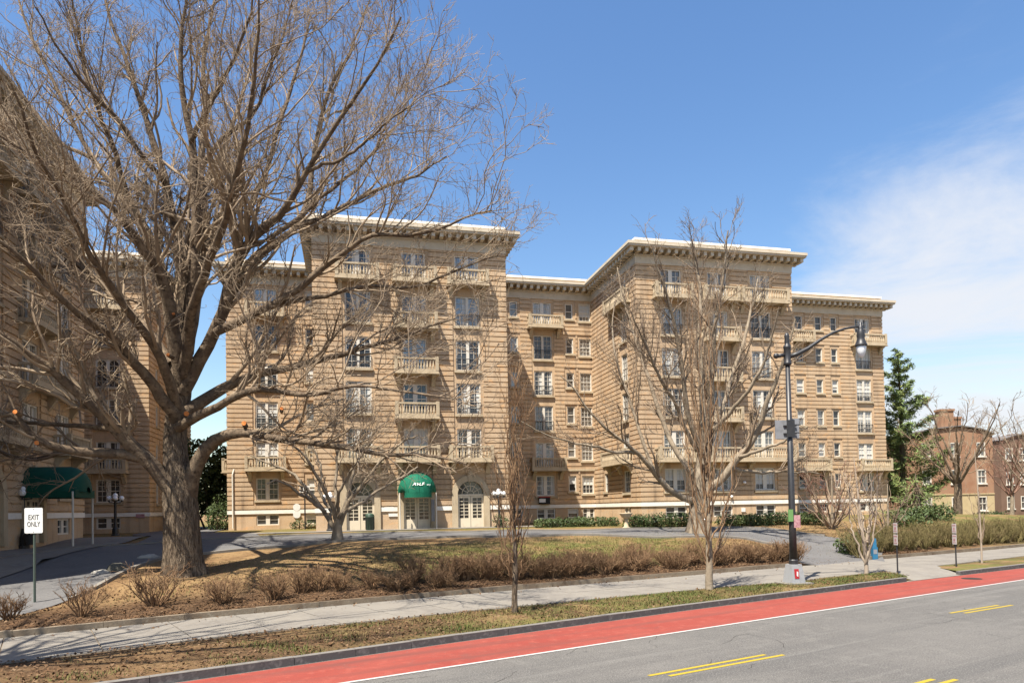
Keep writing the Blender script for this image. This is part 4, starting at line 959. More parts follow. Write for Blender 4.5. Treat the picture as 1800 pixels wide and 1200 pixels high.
LV2 = [dict(dens=1.9, lmin=1.6, lmax=4.2, ang=(20, 55), m_=8, r_ratio=.5, rmin=.02, up=.28, wig=.16, t0=.18, out=.25, sides=4),
       dict(dens=2.7, lmin=.7, lmax=2.4, ang=(22, 58), m_=6, r_ratio=.5, rmin=.0135, up=.25, wig=.18, t0=.12, out=.1, sides=3),
       dict(dens=5.0, lmin=.4, lmax=1.15, ang=(25, 60), m_=4, r_ratio=.6, rmin=.0095, up=.2, wig=.2, t0=.15, sides=3)]
bare_tree('bare_shade_tree', 'pale trunked bare tree with wide limbs in front of the right block', pb, [limb_px(l, PY, .72) for l in PL], tr, LV2, (M['pale_bark'], M['pale_bark'], M['pale_twig']), seed=8, trunk_sides=20, center_h=6, flare=.5)

# --- generated small trees
def fan(base, n, h, spread, r, seed, h0=.0, lean=(0, 0), curve=.25, m_=6, hmin=.7, ysc=1.0):
    rg = np.random.default_rng(seed); out = []
    for i in range(n):
        a = 2 * math.pi * (i + rg.uniform(-.3, .3)) / n; s_ = spread * rg.uniform(.55, 1.0); hh = h * rg.uniform(hmin, 1.0)
        pts = []; rad = []
        for q in range(m_):
            t = q / (m_ - 1); k = t ** (1 - curve)
            pts.append(np.array([base[0] + math.cos(a) * s_ * k + lean[0] * t + rg.normal() * .04 * hh * t * .5, base[1] + math.sin(a) * s_ * k * ysc + lean[1] * t + rg.normal() * .04 * hh * t * .5, base[2] + h0 + (hh - h0) * t]))
            rad.append(r * rg.uniform(.9, 1.1) * (1 - .78 * t))
        out.append((pts, rad))
    return out
def gpt(px, py, Y):
    p = at_depth(px, py, Y); p[2] = float(ground_z(p[0], p[1])); return p
def vpt(px, py, z=.15):
    d = ray(px, py); p = d * ((z - EYE) / d[2]); p[2] = z; return p
# columnar street trees standing in the verge
for (px, py, H, rr, nb, spr, mats_, lab, sd) in ((905, 1078, 5.65, .075, 17, .62, (M['bark'], M['shrub_twig'], M['shrub_twig']), 'slim upright bare street tree on the verge in front of the shaded recess', 21),
                                                 (1247, 1037, 8.6, .12, 26, 1.05, (M['pale_bark'], M['shrub_twig'], M['pale_twig']), 'taller upright bare street tree on the verge with pale lower stem', 22)):
    b = vpt(px, py); trunk_h = 1.15 if px < 1000 else 1.0
    tr = [([b + np.array([0, 0, -.1]), b + np.array([.0, 0, .5]), b + np.array([.03, .02, trunk_h]), b + np.array([.02, .05, H * .55]), b + np.array([-.05, .0, H * .93])], [rr * 1.25, rr, rr * .95, rr * .5, .012])]
    lb = []
    for q in range(5):
        lb += fan(b + np.array([0, 0, trunk_h * .8 + q * H * .09]), max(4, nb // 4), H * (.48 + .10 * q) - trunk_h * .5 if q else H * .5, spr * (1.05 - .13 * q), rr * .26, sd * 7 + q, hmin=.75, curve=.45)
    bare_tree('columnar_street_tree', lab, b, lb, tr,
              [dict(dens=2.4, lmin=.5, lmax=1.5, ang=(10, 32), m_=6, r_ratio=.55, rmin=.010, up=.55, wig=.10, t0=.08, sides=3), dict(dens=2.2, lmin=.25, lmax=.7, ang=(15, 40), m_=4, r_ratio=.6, rmin=.006, up=.4, wig=.12, t0=.1, sides=3)],
              mats_, seed=sd, center_h=H * .4, limb_sides=5)
# vase-shaped ornamental tree on the lawn
b = gpt(592, 952, 35.0)
VL = [[(590, 930, 0, 11), (570, 905, .2, 9), (548, 870, .4, 7.5), (515, 835, .7, 6), (470, 815, 1, 4), (440, 800, 1.2, 2.5)], [(591, 925, 0, 10), (580, 890, -.3, 8), (560, 845, -.6, 7), (535, 800, -1, 5), (505, 770, -1.3, 3)],
      [(594, 925, 0, 10), (590, 880, .3, 8), (585, 835, .6, 6), (590, 790, .9, 4), (598, 755, 1.1, 2.5)], [(595, 928, 0, 11), (612, 890, -.2, 9), (640, 850, -.5, 7.5), (670, 815, -.8, 5.5), (705, 785, -1.1, 4), (735, 765, -1.3, 2.5)],
      [(595, 920, 0, 9), (606, 870, .4, 8), (618, 830, .8, 6), (640, 790, 1.2, 4.5), (665, 750, 1.5, 2.5)], [(606, 900, 0, 8), (650, 870, .7, 6), (690, 848, 1.2, 4.5), (735, 820, 1.6, 3)], [(575, 900, 0, 8), (535, 868, -.8, 6), (500, 850, -1.4, 4.5), (470, 850, -1.8, 2.5)],
      [(594, 915, 0, 8), (600, 860, -.9, 6.5), (625, 810, -1.6, 5), (655, 775, -2.2, 3)], [(588, 905, 0, 8), (565, 860, 1.0, 6), (560, 815, 1.7, 4.5), (545, 775, 2.2, 2.5)]]
bare_tree('ornamental_tree', 'low vase shaped bare tree on the lawn in front of the green awning', b, [limb_px(l, 35.0, .85) for l in VL],
          [limb_px([(593, 956, 0, 21), (593, 940, 0, 18), (593, 925, 0, 15), (594, 905, 0, 9)], 35.0)],
          [dict(dens=2.4, lmin=.7, lmax=1.9, ang=(18, 50), m_=6, r_ratio=.55, rmin=.014, up=.3, wig=.14, t0=.25, out=.3, sides=4), dict(dens=2.6, lmin=.35, lmax=.95, ang=(20, 50), m_=4, r_ratio=.6, rmin=.0095, up=.3, wig=.15, t0=.15, out=.2, sides=3)],
          (M['pale_bark'], M['pale_bark'], M['pale_twig']), seed=31, center_h=1.5, flare=.3)
b = np.array([-13.0, 9.6, .12])
bare_tree('street_tree', 'bare street tree on the verge beyond the left edge, its shadow across the bus lane', b, fan(b + np.array([0, 0, 8.5]), 14, 12.0, 9.6, .085, 111, curve=.05, hmin=.75, ysc=.55) + fan(b + np.array([0, 0, 8.0]), 6, 11.5, 3.0, .10, 112, curve=.1, ysc=.6),
          [([b + np.array([0, 0, -.2]), b + np.array([.05, 0, 2.6]), b + np.array([0, 0, 8.6]), b + np.array([0, .2, 14])], [.38, .30, .25, .09])],
          [dict(dens=1.0, lmin=1.4, lmax=3.6, ang=(22, 60), m_=7, r_ratio=.5, rmin=.02, up=.2, wig=.2, t0=.25, out=.2, sides=4), dict(dens=1.2, lmin=.6, lmax=1.8, ang=(25, 60), m_=5, r_ratio=.55, rmin=.012, up=.15, wig=.2, t0=.15, sides=3)],
          (M['bark'], M['bark_limb'], M['twig']), seed=113, center_h=11)
# twin-stemmed young tree by the apron
b = vpt(1523, 1009)
bare_tree('young_birch_tree', 'pale twin stemmed young tree on the verge beside the driveway apron', b, fan(b + np.array([0, 0, .4]), 5, 4.2, .75, .042, 41, curve=.2) + fan(b + np.array([0, 0, 1.2]), 7, 3.0, 1.2, .025, 42, curve=.1),
          [([b + np.array([0, 0, -.1]), b + np.array([0, 0, .5]), b + np.array([-.1, 0, 1.6]), b + np.array([-.3, .1, 4.6])], [.09, .07, .055, .012])],
          [dict(dens=1.5, lmin=.5, lmax=1.4, ang=(25, 55), m_=6, r_ratio=.5, rmin=.011, up=.15, wig=.16, t0=.2, sides=3), dict(dens=1.8, lmin=.3, lmax=.7, ang=(25, 55), m_=4, r_ratio=.6, rmin=.007, up=.1, wig=.16, t0=.15, sides=3)],
          (M['white_bark'], M['white_bark'], M['pale_twig']), seed=43, center_h=2)
# sapling on the right
b = vpt(1726, 990)
bare_tree('sapling', 'thin staked looking sapling on the far right verge', b, fan(b + np.array([0, 0, .9]), 5, 3.2, .5, .02, 51, curve=.1),
          [([b + np.array([0, 0, -.1]), b + np.array([0, 0, 1.2]), b + np.array([-.05, 0, 3.0]), b + np.array([-.08, .1, 5.1])], [.045, .035, .028, .009])],
          [dict(dens=1.6, lmin=.3, lmax=.9, ang=(20, 45), m_=5, r_ratio=.5, rmin=.009, up=.3, wig=.12, t0=.2, sides=3)], (M['white_bark'], M['pale_twig'], M['pale_twig']), seed=53, center_h=1)
# reddish many-stemmed bush tree before the right recess
b = gpt(1462, 926, 44.0)
bare_tree('multistem_tree', 'rounded reddish brown many stemmed bare tree left of the pine', b, fan(b, 9, 4.3, 2.4, .06, 61, curve=.2, hmin=.8) + fan(b, 7, 3.7, 3.4, .05, 62, curve=.15),
          [([b + np.array([0, 0, -.1]), b + np.array([.05, 0, .6]), b + np.array([.1, 0, 3.5])], [.12, .09, .03])],
          [dict(dens=2.2, lmin=.8, lmax=2.0, ang=(20, 55), m_=6, r_ratio=.55, rmin=.016, up=.2, wig=.18, t0=.2, out=.2, sides=3), dict(dens=2.6, lmin=.4, lmax=1.0, ang=(22, 60), m_=4, r_ratio=.6, rmin=.011, up=.2, wig=.2, t0=.1, sides=3)],
          (M['pale_bark'], M['pale_twig'], M['red_twig']), seed=63, center_h=1.8)
b = gpt(1560, 938, 41.0)
bare_tree('multistem_tree', 'smaller tangled bare bush tree in front of the drooping evergreen', b, fan(b, 9, 3.6, 2.0, .045, 65, curve=.2), [([b + np.array([0, 0, -.1]), b + np.array([.05, 0, .8]), b + np.array([.1, 0, 3.2])], [.09, .07, .02])],
          [dict(dens=2.2, lmin=.6, lmax=1.6, ang=(20, 60), m_=6, r_ratio=.55, rmin=.014, up=.1, wig=.2, t0=.15, sides=3), dict(dens=2.2, lmin=.3, lmax=.8, ang=(22, 60), m_=4, r_ratio=.6, rmin=.010, up=.1, wig=.2, t0=.1, sides=3)],
          (M['pale_bark'], M['pale_twig'], M['pale_twig']), seed=66, center_h=1.6)
# trees by the brick house
def yard_tree(px, py, Y, H, spread, seed, label, mats_, n=9, r=.2, tr_h=2.6):
    b = gpt(px, py, Y)
    bare_tree('yard_tree', label, b, fan(b + np.array([0, 0, tr_h]), n, H - tr_h, spread, r * .36, seed, curve=.12, hmin=.6) + fan(b + np.array([0, 0, tr_h * 1.6]), n // 2, H - tr_h * 1.7, spread * .5, r * .3, seed + 1, curve=.1),
              [([b + np.array([0, 0, -.3]), b + np.array([0.1, 0, tr_h * .5]), b + np.array([.15, 0, tr_h]), b + np.array([.1, 0, H * .62])], [r * 1.3, r, r * .9, r * .3])],
              [dict(dens=1.5, lmin=1.2, lmax=3.0, ang=(22, 60), m_=7, r_ratio=.45, rmin=.024, up=.15, wig=.2, t0=.2, out=.2, sides=3), dict(dens=1.9, lmin=.6, lmax=1.6, ang=(25, 60), m_=5, r_ratio=.55, rmin=.015, up=.15, wig=.2, t0=.15, sides=3), dict(dens=2.4, lmin=.4, lmax=.9, ang=(25, 60), m_=3, r_ratio=.6, rmin=.011, up=.1, wig=.2, t0=.2, sides=3)],
              mats_, seed=seed, center_h=H * .45, limb_sides=6)
yard_tree(1683, 912, 62, 10.5, 5.0, 71, 'dark forked bare tree directly in front of the red brick house', (M['bark'], M['bark_limb'], M['twig']), r=.33)
yard_tree(1778, 905, 74, 9.5, 4.6, 73, 'pinkish bare tree at the right edge of the photo', (M['pale_bark'], M['red_twig'], M['red_twig']), r=.2)
yard_tree(1822, 905, 60, 11.5, 4.8, 75, 'bare tree reaching in from the right edge over the street', (M['pale_bark'], M['pale_twig'], M['pale_twig']), r=.22)
yard_tree(1668, 890, 110, 15.0, 6.0, 77, 'faint bare treetop rising behind the brick house chimneys', (M['pale_bark'], M['pale_twig'], M['pale_twig']), r=.25)

# ------------------------------------------------------------------ evergreens
def leaf_cloud(C, nrm_, size, rg, aspect=.5):
    """one quad per centre, loosely facing nrm_"""
    K = len(C); a = norm(nrm_ + rg.normal(size=(K, 3)) * .7); t = norm(np.cross(a, rg.normal(size=(K, 3)))); b_ = np.cross(a, t)
    s_ = (size * rg.uniform(.6, 1.3, K))[:, None]
    V = np.stack([C - t * s_, C - b_ * s_ * aspect, C + t * s_, C + b_ * s_ * aspect], 1).reshape(-1, 3)
    return V, np.arange(K * 4).reshape(K, 4)
def conifer(name, label, base, H, Rm, nbr, seed, material, droop=.15, upsweep=.35, h0=.08, dens=150, lsz=.20, power=.8):
    rg = np.random.default_rng(seed); base = np.asarray(base, float); root = thing(name, label, 'tree', base)
    P, Q = resample([base + np.array([0, 0, -.2]), base + np.array([0.1, 0, H * .5]), base + np.array([0, 0, H])], [Rm * .075, Rm * .045, .02], 20)
    V, F = local([tubes(P[None], Q[None], 10)], base); link('trunk', np_mesh('trunk', V, F, M['bark'], True), root)
    BP = []; BR = []; cs = []; ns = []
    for i in range(nbr):
        t = h0 + (1 - h0) * (i + rg.random()) / nbr; L = Rm * ((1 - t) ** power + .05) * rg.uniform(.62, 1.1); a = i * 2.4 + rg.uniform(-.5, .5)
        p0 = np.array([0, 0, t * H]); pts = []
        for q in range(7):
            s_ = q / 6; pts.append(p0 + np.array([math.cos(a) * L * s_, math.sin(a) * L * s_, L * (-droop * math.sin(s_ * 2.2) + upsweep * s_ * s_)]))
        pts = np.array(pts); BP.append(pts); BR.append(np.linspace(.02 + .012 * L, .012, 7))
        K = int(dens * (L / Rm) ** 1.2) + 24; s_ = .15 + .9 * rg.random(K) ** .75; s_ = np.minimum(s_, 1.0); f = s_ * 6; i0 = np.minimum(f.astype(int), 5); c = pts[i0] + (pts[i0 + 1] - pts[i0]) * (f - i0)[:, None]
        wdt = L * .17 * (1.15 - s_) + .12
        c = c + rg.normal(size=(K, 3)) * np.array([1, 1, .42]) * wdt[:, None]; cs.append(c); ns.append(np.tile([0, 0, 1.0], (K, 1)) + .4 * norm(c - np.array([0, 0, t * H])))
    V, F = tubes(np.array(BP), np.array(BR), 4); link('branches', np_mesh('branches', V, F, M['bark_limb']), root)
    V, F = leaf_cloud(np.concatenate(cs), np.concatenate(ns), lsz, rg, .2); link('needles', np_mesh('needles', V, F, material), root)
    return root
conifer('pine_tree', 'tall dark green pine at the right end of the apartment block', gpt(1588, 905, 72), 17.6, 4.7, 52, 81, M['pine'], droop=.10, upsweep=.38, dens=760, lsz=.25, power=.62)
conifer('pine_tree', 'pine glimpsed through the gap behind the big trunk', np.array([*bw(-12.2, 92)[:2], 1.6]), 19, 5, 40, 83, M['pine'], dens=260, lsz=.3)
def blob_bush(name, label, base, blobs, dens, lsz, seed, material, catg='shrub', group=None, stem=True, core=.86):
    """blobs: (x,y,z,rx,ry,rz) local ellipsoids; leaves fill the outer third of each"""
    rg = np.random.default_rng(seed); root = thing(name, label, catg, base, 0, group); cs = []; ns = []
    for (x, y, z, rx, ry, rz) in blobs:
        K = int(dens * (rx * ry + rx * rz + ry * rz)); d = norm(rg.normal(size=(K, 3))); lump = 1 + .13 * np.sin(d[:, 0] * 7 + x * 3) * np.sin(d[:, 1] * 6 + y) + .12 * np.sin(d[:, 2] * 8 + x)
        rad = (.62 + .42 * rg.random(K) ** .6) * lump; c = np.array([x, y, z]) + d * rad[:, None] * np.array([rx, ry, rz]); k = c[:, 2] > -.1; cs.append(c[k]); ns.append(d[k])
    V, F = leaf_cloud(np.concatenate(cs), np.concatenate(ns), lsz, rg, .55); link('foliage', np_mesh('foliage', V, F, material), root)
    if stem:
        mb = MB()
        for (x, y, z, rx, ry, rz) in blobs[:8]: mb.tube([(x * .3, y * .3, -.1), (x * .7, y * .7, z * .6), (x, y, z + rz * .5)], [.06, .05, .02], 5)
        mb.build('stems', M['bark_limb'], root)
    return root
rg0 = random.Random(4)
def hedge_blobs(L, H, Wd, n):
    n = n * 2; return [(-L / 2 + L * (i + .5) / n + rg0.uniform(-.1, .1), rg0.uniform(-.1, .1), H * .42 + rg0.uniform(-.02, .02), L / n * .95, Wd / 2, H * .55 * rg0.uniform(.97, 1.03)) for i in range(n)]
def hedge(px0, px1, Y, H, Wd, lab, seed, n):
    a, b_ = at_depth(px0, 915, Y), at_depth(px1, 915, Y + (px1 - px0) / FPX * Y * .2); c = (a + b_) / 2; L = np.linalg.norm((b_ - a)[:2])
    o = blob_bush('clipped_hedge', lab, (c[0], c[1], float(ground_z(c[0], c[1])) - .05), hedge_blobs(L, H, Wd, n), 620, .062, seed, M['leaf'], 'hedge'); o.rotation_euler[2] = math.atan2(b_[1] - a[1], b_[0] - a[0])
hedge(942, 1083, 44.8, .66, 1.2, 'low clipped evergreen hedge before the shaded recess windows', 91, 9)
hedge(1102, 1216, 43.6, .92, 1.4, 'clipped evergreen hedge left of the pale tree trunk', 92, 7)
hedge(1268, 1446, 44.6, .86, 1.3, 'long clipped evergreen hedge right of the pale tree trunk', 93, 11)
blob_bush('round_shrub', 'small round evergreen shrub beside the globe lamp', gpt(876, 926, 46.0), [(0, 0, .42, .38, .36, .45), (.45, .1, .35, .3, .3, .36)], 420, .06, 94, M['leaf'])
blob_bush('round_shrub', 'dark low evergreen shrub beside the black post', np.array([*bw(-3.6, 54.6)[:2], ZB]), [(0, 0, .38, .5, .45, .42), (.9, .1, .34, .6, .45, .36), (-.5, .1, .3, .3, .3, .3)], 420, .06, 95, M['leaf'])
b = np.array([*bw(-11.8, 66)[:2], 1.6])
blob_bush('magnolia_tree', 'big glossy evergreen tree filling the gap between the buildings', b, [(rg0.uniform(-2.2, 2.4), rg0.uniform(-1.6, 1.6), z, rg0.uniform(1.1, 1.7), 1.4, rg0.uniform(1.0, 1.6)) for z in (2.2, 2.8, 3.2, 3.9, 4.4, 5.0, 5.6, 6.2, 6.9) for _ in range(2)], 85, .17, 96, M['leaf'], 'tree')
b = np.array([*bw(-9.9, 57.5)[:2], 1.7])
blob_bush('shade_filler_bush', 'added dark bush standing in for shade at the mouth of the service drive', b, [(.0, 0, 1.0, .6, 1.5, 1.1), (-.3, 1.5, 1.3, .8, 1.5, 1.4), (.3, 3.2, 1.4, .7, 1.5, 1.5)], 160, .11, 97, M['leaf'])  # dark foliage added in place of the shadowed drive opening
conifer('drooping_evergreen', 'low drooping evergreen below the pine', gpt(1612, 925, 52), 3.3, 3.9, 22, 98, M['pine'], droop=.55, upsweep=.0, h0=.25, dens=95, lsz=.15, power=.5)
for (px, py, Y, s_, lab, sd) in ((1585, 925, 46, 1.0, 'dark rounded evergreen mound under the drooping evergreen', 101), (1650, 921, 50, .9, 'brownish evergreen mound beside the drooping evergreen', 102), (1510, 952, 36.5, .75, 'low dark shrub where the drive turns behind the street hedge', 103), (1740, 915, 66, .9, 'small shrub on the green lawn before the brick house', 104)):
    blob_bush('mound_shrub', lab, gpt(px, py, Y), [(rg0.uniform(-1.6, 1.6) * s_, rg0.uniform(-.8, .8) * s_, .5 * s_, 1.1 * s_, .8 * s_, .75 * s_) for _ in range(5)], 150, .10, sd, M['leaf'])

# ------------------------------------------------------------------ bare shrubs along the retaining edge, every one a thing
def shrub_mesh(seed, H, spr, n, mat_, dens=3.4, thick=.0085):
    rg = np.random.default_rng(seed); P = []; Q = []
    for i in range(n):
        a = rg.uniform(0, 2 * math.pi); s_ = spr * rg.uniform(.2, 1.0); h = H * rg.uniform(.6, 1.0); r0 = rg.uniform(0, .12); pts = []
        for q in range(6):
            t = q / 5; pts.append([math.cos(a) * (r0 + s_ * t ** .8) + rg.normal() * .03 * q / 2, math.sin(a) * (r0 + s_ * t ** .8) + rg.normal() * .03 * q / 2, -.05 + h * t ** .9])
        P.append(pts); Q.append(np.linspace(thick * rg.uniform(1.4, 2.6), thick * .75, 6))
    P = np.array(P); Q = np.array(Q)
    T = [tubes(P, Q, 4)]
    P2, Q2 = spawn(P, Q, dens * 2.0, .18, .5, (18, 50), 4, .6, thick * .62, rg, up=.35, wig=.16, t0=.25); T.append(tubes(P2, Q2, 3))
    P3, Q3 = spawn(P2, Q2, dens * 1.6, .1, .24, (18, 50), 3, .7, thick * .5, rg, up=.35, wig=.14, t0=.3); T.append(tubes(P3, Q3, 3))
    V, F = cat(T); return np_mesh('bare_shrub', V, F, mat_)
SM = [shrub_mesh(200 + i, .85 + .12 * (i % 3), .52 + .12 * (i % 3), 24 + 5 * i, M['shrub_twig'], 3.8) for i in range(5)]
SD = [shrub_mesh(230 + i, .62 + .11 * (i % 4), .50 + .07 * (i % 3), 26 + 4 * i, M['shrub_twig'], 4.2) for i in range(7)]
SO = [shrub_mesh(260 + i, 1.12 + .06 * (i % 2), .66, 52, M['olive_twig']) for i in range(4)]
def bed_point(x, off): return np.array([x - off * .55, float(crv(FAR, x)) + .16 + off * .8])
xs_ = [-17.2, -15.6, -14.0, -12.2, -10.9, -9.4, -8.0, -6.8]
while xs_[-1] < 13.3: xs_.append(xs_[-1] + (rg0.choice((.5, .7, .9)) if xs_[-1] < -3.5 else rg0.choice((.18, .25, .32, .4))))
for i, x in enumerate(xs_):
    p = bed_point(x, rg0.uniform(.6, 2.0) if x < 12.2 else rg0.uniform(.5, .8)); sparse = x < -8.5
    me_ = rg0.choice(SM if sparse else SD)
    o = link('bare_shrub', me_, None, (p[0], p[1], float(ground_z(p[0], p[1]))), rg0.uniform(0, 6.28)); sc = rg0.uniform(.74, 1.22); o.scale = (sc * 1.08, sc * 1.08, sc * .98)
    if sparse: tag(o, 'leafless twiggy shrub standing apart in the mulch bed by the great trunk', 'shrub', 'separate bare shrubs in the mulch bed')
    else: tag(o, 'leafless brown shrub of the continuous row behind the sidewalk edging', 'shrub', 'bare shrubs in a row behind the sidewalk edging')
x = 17.9; i = 0
while x < 47:
    for row in (0, 1):
        p = bed_point(x + rg0.uniform(-.2, .2) + row * .5, .75 + row * .8); o = link('hedge_shrub', SO[i % 4], None, (p[0], p[1], float(ground_z(p[0], p[1]))), rg0.uniform(0, 6.28)); i += 1
        sc = rg0.uniform(.9, 1.12) * (1.05 + .1 * row); o.scale = (sc, sc, sc); tag(o, 'olive leafless shrub of the clipped hedge right of the driveway', 'shrub', 'olive hedge shrubs right of the driveway')
    x += rg0.uniform(.85, 1.05)
# stuff: fallen leaves and grass
rgs = np.random.default_rng(77)
def scatter(n, fx, zf, keep=None):
    x = rgs.uniform(*fx, n); return x
def leaves(n):
    C = []; x = rgs.uniform(-18, 22, n); off = rgs.random(n) ** 1.6 * 7 + .25; y = crv(FAR, x) + off; z = ground_z(x, y) + .012
    nv = int(n * .4); xv = rgs.uniform(-11, 15, nv) ; t = rgs.random(nv); yv = crv(KERB, xv) + .2 + (crv(NEAR, xv) - crv(KERB, xv) - .25) * t; zv = np.full(nv, .185)
    kx = rgs.random(nv) < (1.0 - .75 * sm((xv + 6) / 12)); 
    ns_ = 260; xs2 = rgs.uniform(-14, 16, ns_); ys2 = crv(FAR, xs2) - .04 - rgs.random(ns_) ** 2.5 * 1.2; zs2 = np.full(ns_, .172)
    return np.stack([np.r_[x, xv[kx], xs2], np.r_[y, yv[kx], ys2], np.r_[z, zv[kx], zs2]], 1)
C = leaves(22000)
V, F = leaf_cloud(C, np.tile([0, 0, 1.6], (len(C), 1)), .040, rgs, .6)
V[:, 2] += .012
struct(link('leaf_litter', np_mesh('leaf_litter', V, F, M['litter'])), 'stuff', 'scattered dead brown leaves on the mulch bed and verge', 'leaf litter')
def blades(x, y, z, h):
    K = len(x); a = rgs.uniform(0, 6.28, K); l = rgs.uniform(.2, .9, K) * h; w_ = .010
    V = np.stack([np.stack([x - np.cos(a) * w_, y - np.sin(a) * w_, z - .01], 1), np.stack([x + np.cos(a) * w_, y + np.sin(a) * w_, z - .01], 1), np.stack([x + np.sin(a) * l, y - np.cos(a) * l, z + h], 1)], 1).reshape(-1, 3)
    return V, np.arange(K * 3).reshape(K, 3)
n = 46000; x = rgs.uniform(-9, 17, n); t = rgs.random(n); y = crv(KERB, x) + .18 + (crv(NEAR, x) - crv(KERB, x) - .2) * t
clump = np.sin(x * 1.7 + 2 * np.sin(y * 1.3)) * np.sin(y * 2.2 + x * .5) + .35 * rgs.normal(size=n) + np.clip((x + 1) / 10, -.7, .5)
k = (clump > .1) & ((x < 14.8) | (x > 17.9)); x, y, t = x[k], y[k], t[k]; z = .13 + .05 * np.sin(t * math.pi)
V1, F1 = blades(x, y, z, rgs.uniform(.03, .085, len(x)))
n = 90000; x = rgs.uniform(-12, 24, n); off = rgs.uniform(.8, 11, n); y = crv(FAR, x) + off; mu, gr = field(x, y); k = rgs.random(n) < np.clip(.25 + gr - mu * .3, 0, 1); x, y = x[k], y[k]
z = ground_z(x, y); V2, F2 = blades(x, y, z, rgs.uniform(.03, .10, len(x)))
V = np.concatenate([V1, V2]); F = np.concatenate([F1, F2 + len(V1)])
struct(link('grass', np_mesh('grass', V, F, M['blade'])), 'stuff', 'patchy short green and straw grass on lawn and verge', 'grass')

# ------------------------------------------------------------------ street furniture
lp = vpt(1396, 1026)
SL = thing('street_light', 'tall black street light with curved arm and teardrop lamp by the kerb', 'street lamp', lp)
MB().tube([(0, 0, .7), (0, 0, 2.2), (0, 0, 8.25)], [.135, .115, .075], 16).build('pole', M['iron'], SL, smooth=True)
mb = MB()
for z0, r0, r1 in ((0, .30, .30), (.06, .29, .20)):
    pass
bx = [(-.27, .02), (-.2, .98)]
q = [(-.27, -.27), (.27, -.27), (.27, .27), (-.27, .27)]; q2 = [(-.19, -.19), (.19, -.19), (.19, .19), (-.19, .19)]
mb.add([(*p, .06) for p in q] + [(*p, .70) for p in q2], [(0, 1, 5, 4), (1, 2, 6, 5), (2, 3, 7, 6), (3, 0, 4, 7), (4, 5, 6, 7)])
cab = mb.build('base_cabinet', M['cabinet'], SL, rz=.25)
dm = MB().add([(-.15, -.263, .22), (.03, -.263, .22), (.03, -.223, .55), (-.15, -.223, .55)], [(0, 1, 2, 3)]); dd = dm.build('decal', M['red'], cab)
MB().add([(-.08, -.266, .32), (-.02, -.266, .28), (.0, -.244, .44), (-.06, -.244, .47)], [(0, 1, 2, 3)]).build('mark', M['sign_white'], dd)
MB().lathe([(.155, .70), (.155, .84), (.125, .88)], (0, 0, 0), 16).build('collar', M['iron'], SL)
MB().lathe([(.09, 7.7), (.13, 7.72), (.13, 7.8), (.115, 7.82), (.12, 8.3), (.13, 8.32), (.13, 8.4), (.09, 8.42), (.075, 8.5), (.09, 8.56), (.07, 8.66), (.09, 8.74), (.06, 8.84), (0, 8.87)], (0, 0, 0), 14).build('finial', M['iron'], SL, smooth=True)
mb = MB(); mb.tube([(-.36, 0, 8.05), (-.1, 0, 8.08)], [.07, .07], 10); mb.sphere((-.40, 0, 8.05), .10, 10); mb.build('arm_counterweight', M['iron'], SL, smooth=True)
AP = [(.08, 0, 8.02), (.35, 0, 8.10), (.75, 0, 8.30), (1.2, 0, 8.60), (1.65, 0, 8.84), (2.1, 0, 8.98), (2.52, 0, 9.04), (2.62, 0, 9.04)]
arm = MB().tube(AP, [.085, .08, .07, .055, .048, .042, .04, .04], 10).build('arm', M['iron'], SL, smooth=True)
lum = MB().lathe([(0, 9.2), (.06, 9.18), (.045, 9.08), (.09, 9.04), (.08, 8.96), (.11, 8.90), (.14, 8.72), (.12, 8.62), (.15, 8.52), (.18, 8.44), (.205, 8.38), (.205, 8.34), (.17, 8.33)], (2.62, 0, 0), 16).build('luminaire', M['iron'], SL, smooth=True)
MB().lathe([(.165, 8.335), (.165, 8.26), (.135, 8.12), (.09, 7.98), (0, 7.93)], (2.62, 0, 0), 16).build('lens', M['lens'], lum, smooth=True)
for z, px0, px1 in ((5.46, -.44, .42),):
    pn = MB().box(px0, -.03, .16, .20, z - .34, z + .33).build('sign_panel', M['steel'], SL); MB().box(.05, px1, .19, .23, z - .32, z + .38).build('sign_panel', M['steel'], SL)
    mb = MB()
    for dz in (-.16, .12): mb.box(-.16, .30, .115, .16, z + dz - .025, z + dz + .025); mb.box(.08, .34, -.14, -.115, z + dz - .02, z + dz + .02)
    mb.box(-.13, .13, -.15, -.12, z - .3, z + .3); mb.build('sign_bracket', M['iron'], SL)
MB().box(-.19, -.02, -.15, -.12, 2.20, 2.62).build('small_sign', M['green_sign'], SL); MB().box(.0, .22, -.16, -.135, 1.98, 2.42).build('flyer', M['pink'], SL)
tag(MB().box(-.5, .5, -.42, .42, -.05, .06).build('concrete_pad', M['concrete'], None, lp, .3), 'small concrete pad under the street light cabinet', 'pad')

